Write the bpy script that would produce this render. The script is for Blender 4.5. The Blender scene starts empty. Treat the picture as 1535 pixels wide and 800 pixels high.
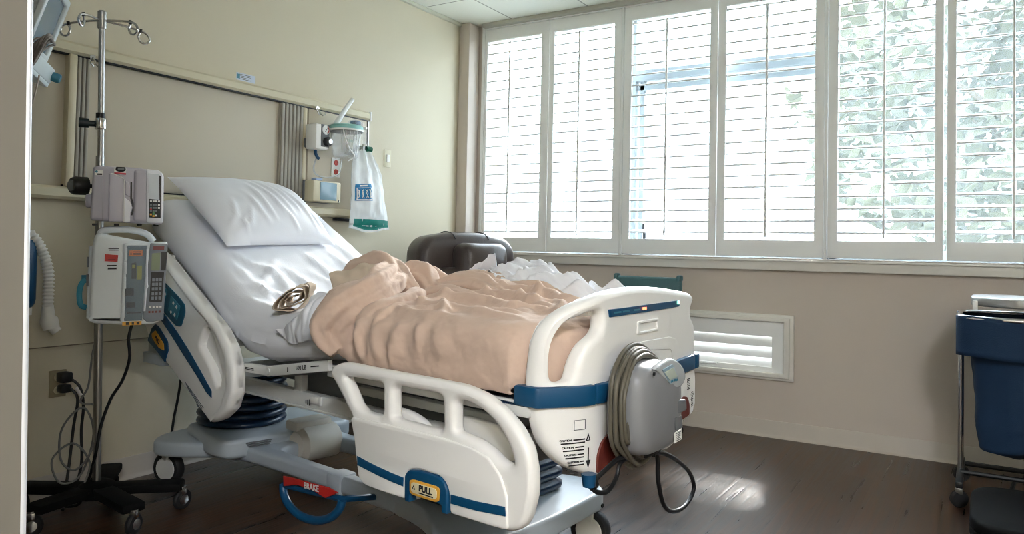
import bpy, bmesh, math, random
import numpy as np
from mathutils import Vector, Matrix, noise
random.seed(7)
PI = math.pi
SC = bpy.context.scene
COL = SC.collection

# ---------------------------------------------------------------- materials
def lin(c):
    out = []
    for v in c:
        v = v / 255.0
        out.append(v / 12.92 if v <= 0.04045 else ((v + 0.055) / 1.055) ** 2.4)
    return (*out, 1.0)

def pm(name, rgb, rough=0.5, metal=0.0, var=0.05, scale=12.0, bump=0.0, bscale=60.0, spec=0.5, coat=0.0, emit=None, estr=0.0, sheen=0.0):
    m = bpy.data.materials.new(name); m.use_nodes = True
    nt = m.node_tree; b = nt.nodes['Principled BSDF']
    tc = nt.nodes.new('ShaderNodeTexCoord')
    n = nt.nodes.new('ShaderNodeTexNoise'); n.inputs['Scale'].default_value = scale; n.inputs['Detail'].default_value = 4
    nt.links.new(tc.outputs['Object'], n.inputs['Vector'])
    mx = nt.nodes.new('ShaderNodeMix'); mx.data_type = 'RGBA'
    c = lin(rgb)
    mx.inputs[6].default_value = (*[max(0, v * (1 - var)) for v in c[:3]], 1)
    mx.inputs[7].default_value = (*[min(1, v * (1 + var)) for v in c[:3]], 1)
    nt.links.new(n.outputs['Fac'], mx.inputs[0]); nt.links.new(mx.outputs[2], b.inputs['Base Color'])
    b.inputs['Roughness'].default_value = rough; b.inputs['Metallic'].default_value = metal
    b.inputs['Specular IOR Level'].default_value = spec; b.inputs['Coat Weight'].default_value = coat
    if sheen: b.inputs['Sheen Weight'].default_value = sheen
    if bump:
        n2 = nt.nodes.new('ShaderNodeTexNoise'); n2.inputs['Scale'].default_value = bscale; n2.inputs['Detail'].default_value = 3
        nt.links.new(tc.outputs['Object'], n2.inputs['Vector'])
        bp = nt.nodes.new('ShaderNodeBump'); bp.inputs['Strength'].default_value = bump; bp.inputs['Distance'].default_value = 0.01
        nt.links.new(n2.outputs['Fac'], bp.inputs['Height']); nt.links.new(bp.outputs['Normal'], b.inputs['Normal'])
    if emit:
        b.inputs['Emission Color'].default_value = lin(emit); b.inputs['Emission Strength'].default_value = estr
    return m

def clear_mat(name, rgb, transp=0.75, rough=0.1):
    """thin clear plastic or glass: mostly see-through with a glossy film"""
    m = bpy.data.materials.new(name); m.use_nodes = True
    nt = m.node_tree; b = nt.nodes['Principled BSDF']; out = nt.nodes['Material Output']
    b.inputs['Base Color'].default_value = lin(rgb); b.inputs['Roughness'].default_value = rough
    t = nt.nodes.new('ShaderNodeBsdfTransparent'); mix = nt.nodes.new('ShaderNodeMixShader')
    mix.inputs[0].default_value = transp
    nt.links.new(b.outputs[0], mix.inputs[1]); nt.links.new(t.outputs[0], mix.inputs[2]); nt.links.new(mix.outputs[0], out.inputs[0])
    return m

# ---------------------------------------------------------------- mesh builder
def catmull(pts, n=4, closed=True):
    P = [np.array(p, float) for p in pts]; N = len(P); out = []
    rng = range(N) if closed else range(N - 1)
    for i in rng:
        if closed: p0, p1, p2, p3 = P[i - 1], P[i], P[(i + 1) % N], P[(i + 2) % N]
        else: p0, p1, p2, p3 = P[max(i - 1, 0)], P[i], P[i + 1], P[min(i + 2, N - 1)]
        for k in range(n):
            t = k / n
            out.append(0.5 * ((2 * p1) + (-p0 + p2) * t + (2 * p0 - 5 * p1 + 4 * p2 - p3) * t * t + (-p0 + 3 * p1 - 3 * p2 + p3) * t ** 3))
    if not closed: out.append(P[-1])
    return out

def round_poly(pts, r, n=4):
    """a polygon with its corners rounded to radius r"""
    out = []; N = len(pts)
    for i in range(N):
        a, b, c = (np.array(pts[j % N], float) for j in (i - 1, i, i + 1))
        d1, d2 = a - b, c - b; l1, l2 = np.linalg.norm(d1), np.linalg.norm(d2)
        q = min(r, l1 * .45, l2 * .45)
        s, e = b + d1 / l1 * q, b + d2 / l2 * q
        for k in range(n + 1):
            t = k / n; out.append((1 - t) ** 2 * s + 2 * t * (1 - t) * b + t * t * e)
    return out

RR = round_poly
def frame(origin, xa, ya):
    """matrix that puts the XY drawing plane on the axes xa, ya"""
    x = Vector(xa); y = Vector(ya); z = x.cross(y)
    M = Matrix((x, y, z)).transposed().to_4x4(); M.translation = Vector(origin)
    return M

class MB:
    def __init__(s): s.bm = bmesh.new()
    def add_mesh(s, me, M=None):
        if M is not None: me.transform(M)
        s.bm.from_mesh(me); bpy.data.meshes.remove(me); return s
    def box(s, c, d, bev=0.0, rot=None, seg=2):
        t = bmesh.new(); bmesh.ops.create_cube(t, size=1.0)
        for v in t.verts: v.co = Vector((v.co.x * d[0], v.co.y * d[1], v.co.z * d[2]))
        if bev: bmesh.ops.bevel(t, geom=t.edges[:], offset=min(bev, min(d) * .49), segments=seg, profile=.5, affect='EDGES')
        me = bpy.data.meshes.new('t'); t.to_mesh(me); t.free()
        M = Matrix.Translation(Vector(c))
        if rot is not None: M = M @ (rot if isinstance(rot, Matrix) else Matrix.Rotation(rot, 4, 'Z'))
        return s.add_mesh(me, M)
    def tube(s, path, r, n=8, closed=False, flat=None):
        P = [Vector(p) for p in path]; N = len(P)
        R = r if hasattr(r, '__len__') else [r] * N
        T = []
        for i in range(N):
            a = P[(i - 1) % N] if closed or i > 0 else P[i]; b = P[(i + 1) % N] if closed or i < N - 1 else P[i]
            d = b - a; T.append(d.normalized() if d.length > 1e-9 else Vector((0, 0, 1)))
        up = Vector((0, 0, 1)) if abs(T[0].z) < .9 else Vector((1, 0, 0))
        x = T[0].cross(up).normalized(); rings = []
        for i in range(N):
            x = (x - T[i] * x.dot(T[i]))
            x = x.normalized() if x.length > 1e-6 else T[i].orthogonal().normalized()
            y = T[i].cross(x)
            k = 1.0 if flat is None else flat
            rings.append([s.bm.verts.new(P[i] + (x * math.cos(2 * PI * j / n) * k + y * math.sin(2 * PI * j / n)) * R[i]) for j in range(n)])
        for i in range(N if closed else N - 1):
            a, b = rings[i], rings[(i + 1) % N]
            for j in range(n): s.bm.faces.new((a[j], a[(j + 1) % n], b[(j + 1) % n], b[j]))
        if not closed:
            s.bm.faces.new(rings[0][::-1]); s.bm.faces.new(rings[-1])
        return s
    def rod(s, a, b, r, n=12): return s.tube([a, b], r, n)
    def lathe(s, prof, c=(0, 0, 0), n=24, M=None):
        """profile of (radius, height) turned about Z"""
        t = bmesh.new(); rings = []
        for (r, z) in prof:
            rings.append([t.verts.new((r * math.cos(2 * PI * j / n), r * math.sin(2 * PI * j / n), z)) for j in range(n)])
        for a, b in zip(rings, rings[1:]):
            for j in range(n): t.faces.new((a[j], a[(j + 1) % n], b[(j + 1) % n], b[j]))
        t.faces.new(rings[0][::-1]); t.faces.new(rings[-1])
        me = bpy.data.meshes.new('t'); t.to_mesh(me); t.free()
        M0 = Matrix.Translation(Vector(c))
        return s.add_mesh(me, M0 @ M if M is not None else M0)
    def plate(s, outlines, th, M, bev=0.0, res=2):
        """outline (with holes) given thickness th, centred on the drawing plane, edges rounded by bev"""
        cu = bpy.data.curves.new('t', 'CURVE'); cu.dimensions = '2D'; cu.fill_mode = 'BOTH'
        for o in outlines:
            sp = cu.splines.new('POLY'); sp.points.add(len(o) - 1); sp.use_cyclic_u = True
            for q, p in zip(sp.points, o): q.co = (float(p[0]), float(p[1]), 0, 1)
        cu.extrude = max(th / 2 - bev, 0.0002)
        if bev: cu.bevel_depth = bev; cu.bevel_resolution = res; cu.offset = -bev
        ob = bpy.data.objects.new('t', cu); me = bpy.data.meshes.new_from_object(ob)
        bpy.data.objects.remove(ob); bpy.data.curves.remove(cu)
        return s.add_mesh(me, M)
    def grid(s, V, flip=False, closed_j=False):
        """V[i][j] points"""
        vs = [[s.bm.verts.new(Vector(p)) for p in row] for row in V]
        nj = len(vs[0])
        for i in range(len(vs) - 1):
            for j in range(nj if closed_j else nj - 1):
                k = (j + 1) % nj
                f = (vs[i][j], vs[i][k], vs[i + 1][k], vs[i + 1][j])
                s.bm.faces.new(f[::-1] if flip else f)
        return vs
    def text(s, body, size, M, th=0.001, align='CENTER', spacing=1.0, bold=0.0):
        cu = bpy.data.curves.new('t', 'FONT'); cu.body = body; cu.size = size; cu.extrude = th / 2; cu.offset = bold
        cu.align_x = align; cu.align_y = 'CENTER'; cu.space_character = spacing
        ob = bpy.data.objects.new('t', cu); me = bpy.data.meshes.new_from_object(ob)
        bpy.data.objects.remove(ob); bpy.data.curves.remove(cu)
        return s.add_mesh(me, M)
    def obj(s, name, mat, parent=None, smooth=38, M=None, sub=0, merge=True, loc=None):
        if merge: bmesh.ops.remove_doubles(s.bm, verts=s.bm.verts[:], dist=1e-5)
        bmesh.ops.recalc_face_normals(s.bm, faces=s.bm.faces[:])
        if M is not None: bmesh.ops.transform(s.bm, matrix=M, verts=s.bm.verts[:])
        me = bpy.data.meshes.new(name); s.bm.to_mesh(me); s.bm.free()
        me.materials.append(mat)
        o = bpy.data.objects.new(name, me); COL.objects.link(o)
        if parent is not None: o.parent = parent
        if loc is not None: o.location = loc
        if smooth:
            me.polygons.foreach_set('use_smooth', [True] * len(me.polygons))
            me.set_sharp_from_angle(angle=math.radians(smooth))
        if sub:
            md = o.modifiers.new('s', 'SUBSURF'); md.levels = sub; md.render_levels = sub
        return o

def tag(o, label, cat, group=None):
    o['label'] = label; o['category'] = cat
    if group: o['group'] = group
    return o

def thing(name, label, cat, loc=(0, 0, 0), rz=0.0, group=None):
    o = bpy.data.objects.new(name, None); COL.objects.link(o)
    o.location = loc; o.rotation_euler = (0, 0, rz); o.empty_display_size = .1
    return tag(o, label, cat, group)

def struct(o): o['kind'] = 'structure'; return o
def lab(o, s): o['label'] = s; return o

def copy_thing(root, label, loc=None):
    c = root.copy(); COL.objects.link(c); c['label'] = label
    if loc is not None: c.location = loc
    for ch in list(root.children):
        d = ch.copy(); COL.objects.link(d); d.parent = c
        for g in list(ch.children):
            e = g.copy(); COL.objects.link(e); e.parent = d
    return c

# ---------------------------------------------------------------- palette
M_WALL = pm('wall_paint', (204, 196, 174), .75, var=.03, scale=3, bump=.05, bscale=180)
M_WALLW = pm('window_wall_paint', (200, 190, 180), .75, var=.03, scale=3, bump=.05, bscale=180)
M_BASEB = pm('cove_base', (188, 180, 170), .5, var=.03)
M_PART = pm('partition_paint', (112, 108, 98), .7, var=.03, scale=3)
M_SHUT = pm('shutter_white', (236, 238, 238), .38, var=.015, scale=6)
M_SILL = pm('sill_paint', (220, 218, 212), .4, var=.02)
M_CHROME = pm('chrome', (205, 205, 205), .18, 1.0, var=.03)
M_STEEL = pm('brushed_steel', (170, 170, 168), .33, 1.0, var=.05)
M_DARKM = pm('dark_metal', (30, 32, 34), .45, .4, var=.1)
M_BLACK = pm('black_plastic', (18, 20, 22), .42, var=.1)
M_RUBBER = pm('rubber', (26, 27, 29), .65, var=.1)
M_BEDW = pm('bed_plastic_white', (240, 240, 238), .36, var=.02, scale=5, bump=.03, bscale=400)
M_BEDG = pm('bed_paint_grey', (172, 182, 190), .35, var=.03)
M_FRAMEW = pm('frame_paint_white', (214, 216, 214), .4, var=.04)
M_DECK = pm('deck_grey', (120, 124, 126), .45, var=.06)
M_BLUE = pm('bumper_blue', (10, 72, 112), .4, var=.05)
M_BLUED = pm('bellows_blue', (16, 44, 72), .3, var=.08)
M_TEAL = pm('keypad_teal', (16, 84, 112), .4, var=.05)
M_TEALL = pm('keypad_teal_light', (52, 122, 146), .45, var=.05)
M_YEL = pm('label_yellow', (226, 168, 60), .5, var=.04)
M_CREAM = pm('label_cream', (226, 216, 180), .5, var=.03)
M_INK = pm('ink', (28, 28, 30), .6, var=.05)
M_INKG = pm('ink_grey', (110, 114, 118), .6, var=.05)
M_RED = pm('red', (190, 40, 34), .5, var=.05)
M_REDB = pm('red_brown', (104, 44, 36), .5, var=.07)
M_ORANGE = pm('orange_label', (226, 120, 40), .5, var=.05)
M_WHITE = pm('white_label', (232, 232, 228), .5, var=.02)
M_SHEET = pm('white_sheet', (230, 233, 240), .82, var=.015, scale=8, bump=.06, bscale=300, sheen=.1)
M_BLANK = pm('tan_blanket', (203, 179, 162), .9, var=.06, scale=7, bump=.12, bscale=700, sheen=.15)
M_CUFF = pm('blanket_cuff', (200, 184, 164), .9, var=.07, scale=20, bump=.12, bscale=500)
# ---------------------------------------------------------------- the room
XW, YW, ZC = -3.32, 4.686, 2.752
XR, YF = 1.9, -1.9
WX0, WX1, WZ0, WZ1 = -3.168, .46, 1.06, 2.715      # the wide window opening
VX0, VX1, VZ0, VZ1 = -1.66, -1.035, .385, .645     # low vent opening

def wood_mat():
    m = bpy.data.materials.new('floor_planks'); m.use_nodes = True
    nt = m.node_tree; b = nt.nodes['Principled BSDF']; L = nt.links.new
    tc = nt.nodes.new('ShaderNodeTexCoord')
    mp = nt.nodes.new('ShaderNodeMapping'); mp.inputs['Rotation'].default_value = (0, 0, PI / 2)
    L(tc.outputs['Object'], mp.inputs['Vector'])
    br = nt.nodes.new('ShaderNodeTexBrick'); br.inputs['Scale'].default_value = 1
    br.inputs['Brick Width'].default_value = 1.22; br.inputs['Row Height'].default_value = .15
    br.inputs['Mortar Size'].default_value = .0012; br.inputs['Mortar Smooth'].default_value = .8; br.offset = .37
    br.inputs['Color1'].default_value = (0, 0, 0, 1); br.inputs['Color2'].default_value = (1, 1, 1, 1); br.inputs['Mortar'].default_value = (.5, .5, .5, 1)
    L(mp.outputs[0], br.inputs['Vector'])
    mp2 = nt.nodes.new('ShaderNodeMapping'); mp2.inputs['Scale'].default_value = (38, 2.2, 1)
    L(tc.outputs['Object'], mp2.inputs['Vector'])
    n = nt.nodes.new('ShaderNodeTexNoise'); n.inputs['Scale'].default_value = 1.0; n.inputs['Detail'].default_value = 6; n.inputs['Distortion'].default_value = .6
    L(mp2.outputs[0], n.inputs['Vector'])
    r = nt.nodes.new('ShaderNodeValToRGB'); r.color_ramp.elements[0].position = .3; r.color_ramp.elements[1].position = .72
    r.color_ramp.elements[0].color = lin((33, 23, 16)); r.color_ramp.elements[1].color = lin((86, 58, 37))
    L(n.outputs['Fac'], r.inputs[0])
    r2 = nt.nodes.new('ShaderNodeMix'); r2.data_type = 'RGBA'; r2.blend_type = 'MULTIPLY'; r2.inputs[0].default_value = .55
    L(r.outputs[0], r2.inputs[6])
    sh = nt.nodes.new('ShaderNodeMapRange'); sh.inputs[3].default_value = .55; sh.inputs[4].default_value = 1.15
    L(br.outputs['Color'], sh.inputs[0]); L(sh.outputs[0], r2.inputs[7])
    dk = nt.nodes.new('ShaderNodeMix'); dk.data_type = 'RGBA'; dk.inputs[7].default_value = lin((44, 32, 24))
    L(br.outputs['Fac'], dk.inputs[0]); L(r2.outputs[2], dk.inputs[6]); L(dk.outputs[2], b.inputs['Base Color'])
    rr = nt.nodes.new('ShaderNodeMapRange'); rr.inputs[3].default_value = .2; rr.inputs[4].default_value = .42
    L(n.outputs['Fac'], rr.inputs[0]); L(rr.outputs[0], b.inputs['Roughness'])
    bp = nt.nodes.new('ShaderNodeBump'); bp.inputs['Strength'].default_value = .35; bp.inputs['Distance'].default_value = .004
    L(n.outputs['Fac'], bp.inputs['Height']); L(bp.outputs[0], b.inputs['Normal'])
    return m

def tile_mat():
    m = bpy.data.materials.new('ceiling_tiles'); m.use_nodes = True
    nt = m.node_tree; b = nt.nodes['Principled BSDF']; L = nt.links.new
    tc = nt.nodes.new('ShaderNodeTexCoord'); mp = nt.nodes.new('ShaderNodeMapping')
    mp.inputs['Location'].default_value = (2.91 + .61 * 4, -4.12 + .61 * 10, 0)
    L(tc.outputs['Object'], mp.inputs['Vector'])
    br = nt.nodes.new('ShaderNodeTexBrick'); br.offset = 0; br.inputs['Scale'].default_value = 1
    br.inputs['Brick Width'].default_value = .61; br.inputs['Row Height'].default_value = .61; br.inputs['Mortar Size'].default_value = .006
    br.inputs['Color1'].default_value = lin((226, 226, 212)); br.inputs['Color2'].default_value = lin((218, 218, 206)); br.inputs['Mortar'].default_value = lin((158, 158, 146))
    L(mp.outputs[0], br.inputs['Vector']); L(br.outputs['Color'], b.inputs['Base Color'])
    n = nt.nodes.new('ShaderNodeTexNoise'); n.inputs['Scale'].default_value = 90; L(tc.outputs['Object'], n.inputs['Vector'])
    bp = nt.nodes.new('ShaderNodeBump'); bp.inputs['Strength'].default_value = .3; bp.inputs['Distance'].default_value = .004
    L(n.outputs['Fac'], bp.inputs['Height']); L(bp.outputs[0], b.inputs['Normal']); b.inputs['Roughness'].default_value = .9
    return m

def slab(name, x0, x1, y0, y1, z0, z1, mat, bev=0):
    return struct(MB().box(((x0 + x1) / 2, (y0 + y1) / 2, (z0 + z1) / 2), (x1 - x0, y1 - y0, z1 - z0), bev).obj(name, mat, smooth=0 if not bev else 38))

slab('floor', XW - .15, XR + .15, YF - .15, YW + .2, -.1, 0, wood_mat())
slab('ceiling', XW - .15, XR + .15, YF - .15, YW + .2, ZC, ZC + .1, tile_mat())
slab('wall_left', XW - .15, XW, YF, YW + .2, 0, ZC, M_WALL)
slab('wall_right', XR, XR + .15, YF, YW + .2, 0, ZC, M_WALL)
slab('wall_front', XW - .15, XR + .15, YF - .15, YF, 0, ZC, M_WALL)
w = MB(); T = .2
def wbox(x0, x1, z0, z1): w.box(((x0 + x1) / 2, YW + T / 2, (z0 + z1) / 2), (x1 - x0, T, z1 - z0))
wbox(XW, VX0, 0, WZ0); wbox(VX1, XR, 0, WZ0); wbox(VX0, VX1, 0, VZ0); wbox(VX0, VX1, VZ1, WZ0)
wbox(XW, WX0, WZ0, WZ1); wbox(WX1, XR, WZ0, WZ1); wbox(XW, XR, WZ1, ZC)
struct(w.obj('wall_back', M_WALLW, smooth=0, merge=False))
PLEAN = Matrix.Translation((-1.066, .512, 1.08)) @ Matrix.Rotation(math.radians(-1.2), 4, Vector((-.9, .436, 0))) @ Matrix.Translation((1.066, -.512, -1.08))
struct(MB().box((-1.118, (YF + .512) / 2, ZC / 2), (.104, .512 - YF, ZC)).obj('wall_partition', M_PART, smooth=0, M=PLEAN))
struct(MB().tube([(-1.068, .512, 0), (-1.068, .512, ZC)], .0042, 12).obj('trim_1', pm('corner_guard', (226, 230, 236), .3, .4), M=PLEAN))
# boxed-in pipe in the corner
struct(MB().box(((XW - 3.225) / 2, (4.55 + YW) / 2, ZC / 2), (-3.225 - XW, YW - 4.55, ZC), .012).obj('trim_2', M_WALLW))
# cove bases
def cove(name, pts, d):
    b = MB()
    a, c = Vector(pts[0]), Vector(pts[1]); n = Vector(d)
    prof = [(0, .098), (.003, .098), (.006, .094), (.006, .02), (.012, .006), (.024, 0), (0, 0)]
    V = [[p + n * q[0] + Vector((0, 0, q[1])) for q in prof] for p in (a, c)]
    vs = b.grid(V, closed_j=True); b.bm.faces.new(vs[0]); b.bm.faces.new(vs[1][::-1])
    return struct(b.obj(name, M_BASEB, smooth=50))
cove('baseboard_back', ((-3.22, YW, 0), (XR, YW, 0)), (0, -1, 0))
cove('baseboard_left', ((XW, YF, 0), (XW, 4.55, 0)), (1, 0, 0))
# panel seam across the lower head wall and the edge angle under the ceiling
struct(MB().box((XW + .002, 1.0, .632), (.005, 5.6, .004)).obj('trim_3', pm('seam', (120, 112, 98), .7)))
struct(MB().box((XW + .012, (YF + 4.55) / 2, ZC - .012), (.024, 4.55 - YF, .024), .003).obj('trim_4', pm('ceiling_angle', (190, 190, 172), .6)))
struct(MB().box(((WX0 + XR) / 2, YW - .03, ZC - .014), (XR - WX0, .06, .03), .004).obj('trim_5', pm('window_cornice', (182, 182, 174), .6)))
# sill
s = MB(); s.box(((-3.22 + XR) / 2, YW - .022, 1.021), (XR + 3.22, .044, .064), .004); s.box(((-3.22 + XR) / 2, YW - .03, 1.0465), (XR + 3.22, .062, .013), .004)
struct(s.obj('trim_6', M_SILL))
# shutter surround
s = MB()
s.box(((WX0 + WX1) / 2, YW - .004, 2.73), (WX1 - WX0 + .05, .03, .03), .003)
s.box((-3.18, YW - .004, 1.89), (.024, .03, 1.66), .003)
for x in (-2.052, -.774): s.box((x, YW - .004, 1.89), (.016, .03, 1.66), .003)
s.box((WX1 + .012, YW - .004, 1.89), (.024, .03, 1.66), .003)
struct(s.obj('trim_7', M_SHUT))

# windows behind the shutters
M_GLASS = clear_mat('window_glass', (235, 245, 245), .93, .02)
M_WFR = pm('window_frame_paint', (136, 144, 148), .5)
YG = 4.835
def window(i, x0, x1, transom, stile):
    f = MB(); z0, z1 = 1.06, 2.715
    f.box((x0 + .022, YG, (z0 + z1) / 2), (.044, .06, z1 - z0), .004); f.box((x1 - .022, YG, (z0 + z1) / 2), (.044, .06, z1 - z0), .004)
    f.box(((x0 + x1) / 2, YG, z0 + .03), (x1 - x0, .06, .06), .004); f.box(((x0 + x1) / 2, YG, z1 - .02), (x1 - x0, .06, .04), .004)
    if transom:
        f.box(((x0 + x1) / 2, YG, 2.275), (x1 - x0, .07, .075), .004)
        f.box((x0 + .085, YG + .005, 1.69), (.035, .04, 1.1), .003)
        f.box(((x0 + x1) / 2, YG + .005, 2.2), (x1 - x0 - .1, .04, .05), .003)
    fo = struct(f.obj('window_%d' % i, M_WFR))
    MB().box(((x0 + x1) / 2, YG, (z0 + z1) / 2), (x1 - x0 - .06, .006, z1 - z0 - .06)).obj('pane', M_GLASS, fo, smooth=0)
    return fo
window(1, WX0 - .05, -2.055, False, 0); w2 = window(2, -2.055, -.775, True, 0); window(3, -.775, WX1, False, 0)
h = MB(); h.box((-1.93, YG - .035, 1.19), (.016, .02, .05), .004); h.tube([(-1.93, YG - .045, 1.2), (-1.93, YG - .06, 1.23), (-1.928, YG - .062, 1.27)], .007)
h.obj('window_catch', M_DARKM, w2)

# ---------------------------------------------------------------- shutters
Z_OPEN0, Z_OPEN1, Z_P0, Z_P1 = 1.168, 2.624, 1.068, 2.712
PITCH = .0693
def shutter(o0, o1, p0, p1, rod, label):
    cx = (p0 + p1) / 2
    t = thing('window_shutter', label, 'shutter', (cx, YW, Z_P0), 0, 'white louvred shutters along the window')
    rect = [(p0 - cx, 0), (p1 - cx, 0), (p1 - cx, Z_P1 - Z_P0), (p0 - cx, Z_P1 - Z_P0)]
    hole = [(o0 - cx, Z_OPEN0 - Z_P0), (o1 - cx, Z_OPEN0 - Z_P0), (o1 - cx, Z_OPEN1 - Z_P0), (o0 - cx, Z_OPEN1 - Z_P0)]
    MB().plate([rect, hole], .028, frame((0, 0, 0), (1, 0, 0), (0, 0, 1)), .003, 1).obj('shutter_frame', M_SHUT, t)
    prof = [(-.0315, -.003), (-.0315, .003), (-.029, .0048), (0, .0056), (.029, .0048), (.0315, .003), (.0315, -.003), (.029, -.0048), (0, -.0056), (-.029, -.0048)]
    b = MB(); ang = math.radians(14)
    V = [[(x, math.cos(ang) * q[0] - math.sin(ang) * q[1], math.sin(ang) * q[0] + math.cos(ang) * q[1]) for q in prof] for x in (o0 - cx + .001, o1 - cx - .001)]
    vs = b.grid(V, closed_j=True); b.bm.faces.new(vs[0]); b.bm.faces.new(vs[1][::-1])
    first = b.obj('louver', M_SHUT, t, smooth=60)
    first.location = (0, .022, 2.605 - Z_P0)
    for k in range(1, 21):
        c = first.copy(); COL.objects.link(c); c.parent = t; c.location = (0, .022, 2.605 - PITCH * k - Z_P0)
    r = MB(); r.box((rod - cx, -.027, (1.185 + 2.6) / 2 - Z_P0), (.013, .01, 2.6 - 1.185), .003)
    r.obj('tilt_rod', M_SHUT, t)
    return t
shutter(-3.144, -2.683, -3.166, -2.619, -2.939, 'white louvred shutter panel beside the corner column, first from the bed head wall')
shutter(-2.577, -2.116, -2.615, -2.063, -2.372, 'white louvred shutter panel second from the corner column')
shutter(-1.989, -1.46, -2.041, -1.412, -1.74, 'white louvred shutter panel, third from corner, window catch showing behind it')
shutter(-1.358, -.837, -1.408, -.785, -1.108, 'white louvred shutter panel above the teal chair, fourth from the corner column')
shutter(-.71, -.223, -.763, -.181, -.469, 'white louvred shutter panel fifth from the corner, leaves showing behind its upper louvers')
shutter(-.122, .40, -.165, .455, .135, 'white louvred shutter panel above the linen hamper, last in the row')

# ---------------------------------------------------------------- low vent with louvers
t = thing('wall_vent', 'low white framed louvred vent in the wall under the window', 'vent', ((VX0 + VX1) / 2, YW, .53))
cx, cz = (VX0 + VX1) / 2, .53
v = MB()
def rr(x0, x1, z0, z1): return [(x0 - cx, z0 - cz), (x1 - cx, z0 - cz), (x1 - cx, z1 - cz), (x0 - cx, z1 - cz)]
F = frame((0, 0, 0), (1, 0, 0), (0, 0, 1))
v.plate([rr(-1.755, -.94, .337, .725), rr(-1.70, -.985, .375, .69)], .026, F @ Matrix.Translation((0, 0, .012)), .006)
v.plate([rr(-1.735, -.96, .352, .708), rr(-1.69, -.995, .38, .682)], .044, F @ Matrix.Translation((0, 0, .018)), .007)
v.obj('vent_frame', M_SILL, t)
v = MB(); v.plate([rr(-1.69, -.993, .377, .684), rr(-1.62, -1.066, .411, .592)], .024, F @ Matrix.Translation((0, 0, -.0)), .003)
v.obj('vent_panel', M_SHUT, t)
for z in (.565, .5, .438):
    b = MB(); ang = math.radians(60)
    prof = [(-.042, 0), (-.02, .006), (0, .0075), (.02, .006), (.042, 0), (.02, -.006), (0, -.0075), (-.02, -.006)]
    V = [[(x, .02 + math.cos(ang) * q[0] - math.sin(ang) * q[1], z - cz + math.sin(ang) * q[0] + math.cos(ang) * q[1]) for q in prof] for x in (-1.618 - cx, -1.068 - cx)]
    vs = b.grid(V, closed_j=True); b.bm.faces.new(vs[0]); b.bm.faces.new(vs[1][::-1]); b.obj('louver', M_SHUT, t, smooth=60)
MB().rod((-1.49 - cx, -.02, .4 - cz), (-1.37 - cx, -.09, .415 - cz), .006, 8).obj('vent_lever', M_SHUT, t)

# ---------------------------------------------------------------- outside
g = slab('ground_outside', -14, 12, YW + .25, 30, -.5, -.4, pm('pale_paving', (205, 205, 198), .8, scale=2))
# pale house over the way
hs = thing('neighbour_house', 'pale building seen faintly through the shutters', 'house', (-3.5, 15, -.4))
b = MB(); b.box((0, 0, 1.6), (9, 3, 3.2)); b.obj('wall', pm('house_wall', (225, 226, 224), .8), hs, smooth=0)
b = MB(); V = [[(-4.9, -1.9, 3.1), (-4.9, 0, 4.1), (-4.9, 1.9, 3.1)], [(4.9, -1.9, 3.1), (4.9, 0, 4.1), (4.9, 1.9, 3.1)]]
vs = b.grid(V); b.bm.faces.new(vs[0]); b.bm.faces.new(vs[1][::-1]); b.bm.faces.new((vs[0][0], vs[0][2], vs[1][2], vs[1][0])); b.obj('roof', pm('house_roof', (176, 178, 176), .8), hs, smooth=0)
# a leafy tree beyond the right-hand shutters
tr = thing('garden_tree', 'leafy green tree outside behind the right-hand shutters', 'tree', (.7, 10.2, -.4))
k = MB(); k.tube([(0, 0, 0), (.05, 0, 1.2), (-.05, .1, 2.4), (0, .1, 3.6)], [.17, .14, .11, .05], 10)
for a in range(7):
    an = a * .9; k.tube([(0, .05, 1.7 + a * .2), (math.cos(an) * .7, math.sin(an) * .5, 2.4 + a * .2), (math.cos(an) * 1.4, math.sin(an) * .9, 2.9 + a * .2)], [.06, .04, .015], 6)
k.obj('trunk', pm('bark', (92, 82, 70), .9), tr)
lf = MB(); rg = random.Random(3)
for i in range(6500):
    d = Vector((rg.gauss(0, 1), rg.gauss(0, 1), rg.gauss(0, 1))).normalized() * (rg.random() ** .4)
    c = Vector((d.x * 2.9, d.y * 1.6, 3.3 + d.z * 1.9))
    if noise.noise(c * 1.3) < -.12: continue
    a = Vector((rg.uniform(-1, 1), rg.uniform(-1, 1), rg.uniform(-1, .4))).normalized(); e = a.orthogonal().normalized()
    s_ = rg.uniform(.10, .19); q = [c - a * s_, c + e * s_ * .45, c + a * s_, c - e * s_ * .45]
    lf.bm.faces.new([lf.bm.verts.new(p) for p in q])
lf.obj('foliage', pm('leaf_green', (70, 70, 48), .6, var=.3, scale=3), tr, smooth=0, merge=False)
# ---------------------------------------------------------------- the bed
# bed axes: x from the foot end to the head end, y towards the near side, z up
BS = .95
BED_LOC = Vector((-.98 * BS, 2.275 * BS, 0)); BED_RZ = math.radians(171.1)
SB = Matrix.Translation((0, 0, .054)) @ Matrix.Scale(BS, 4)
ZF = -.0568                                  # floor level in bed measure
bed = thing('hospital_bed', 'adjustable white hospital bed with raised head end and blue trim', 'bed', BED_LOC, BED_RZ)
def B(mb, name, mat, parent=bed, **k): return mb.obj(name, mat, parent, M=SB, **k)
def side(y): return frame((0, y, 0), (1, 0, 0), (0, 0, 1)) @ Matrix.Scale(1, 4)      # drawing plane seen from +x right, z up (normal -y)
def mir(half): return half + [(x, -y) for x, y in half[::-1]]

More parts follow.
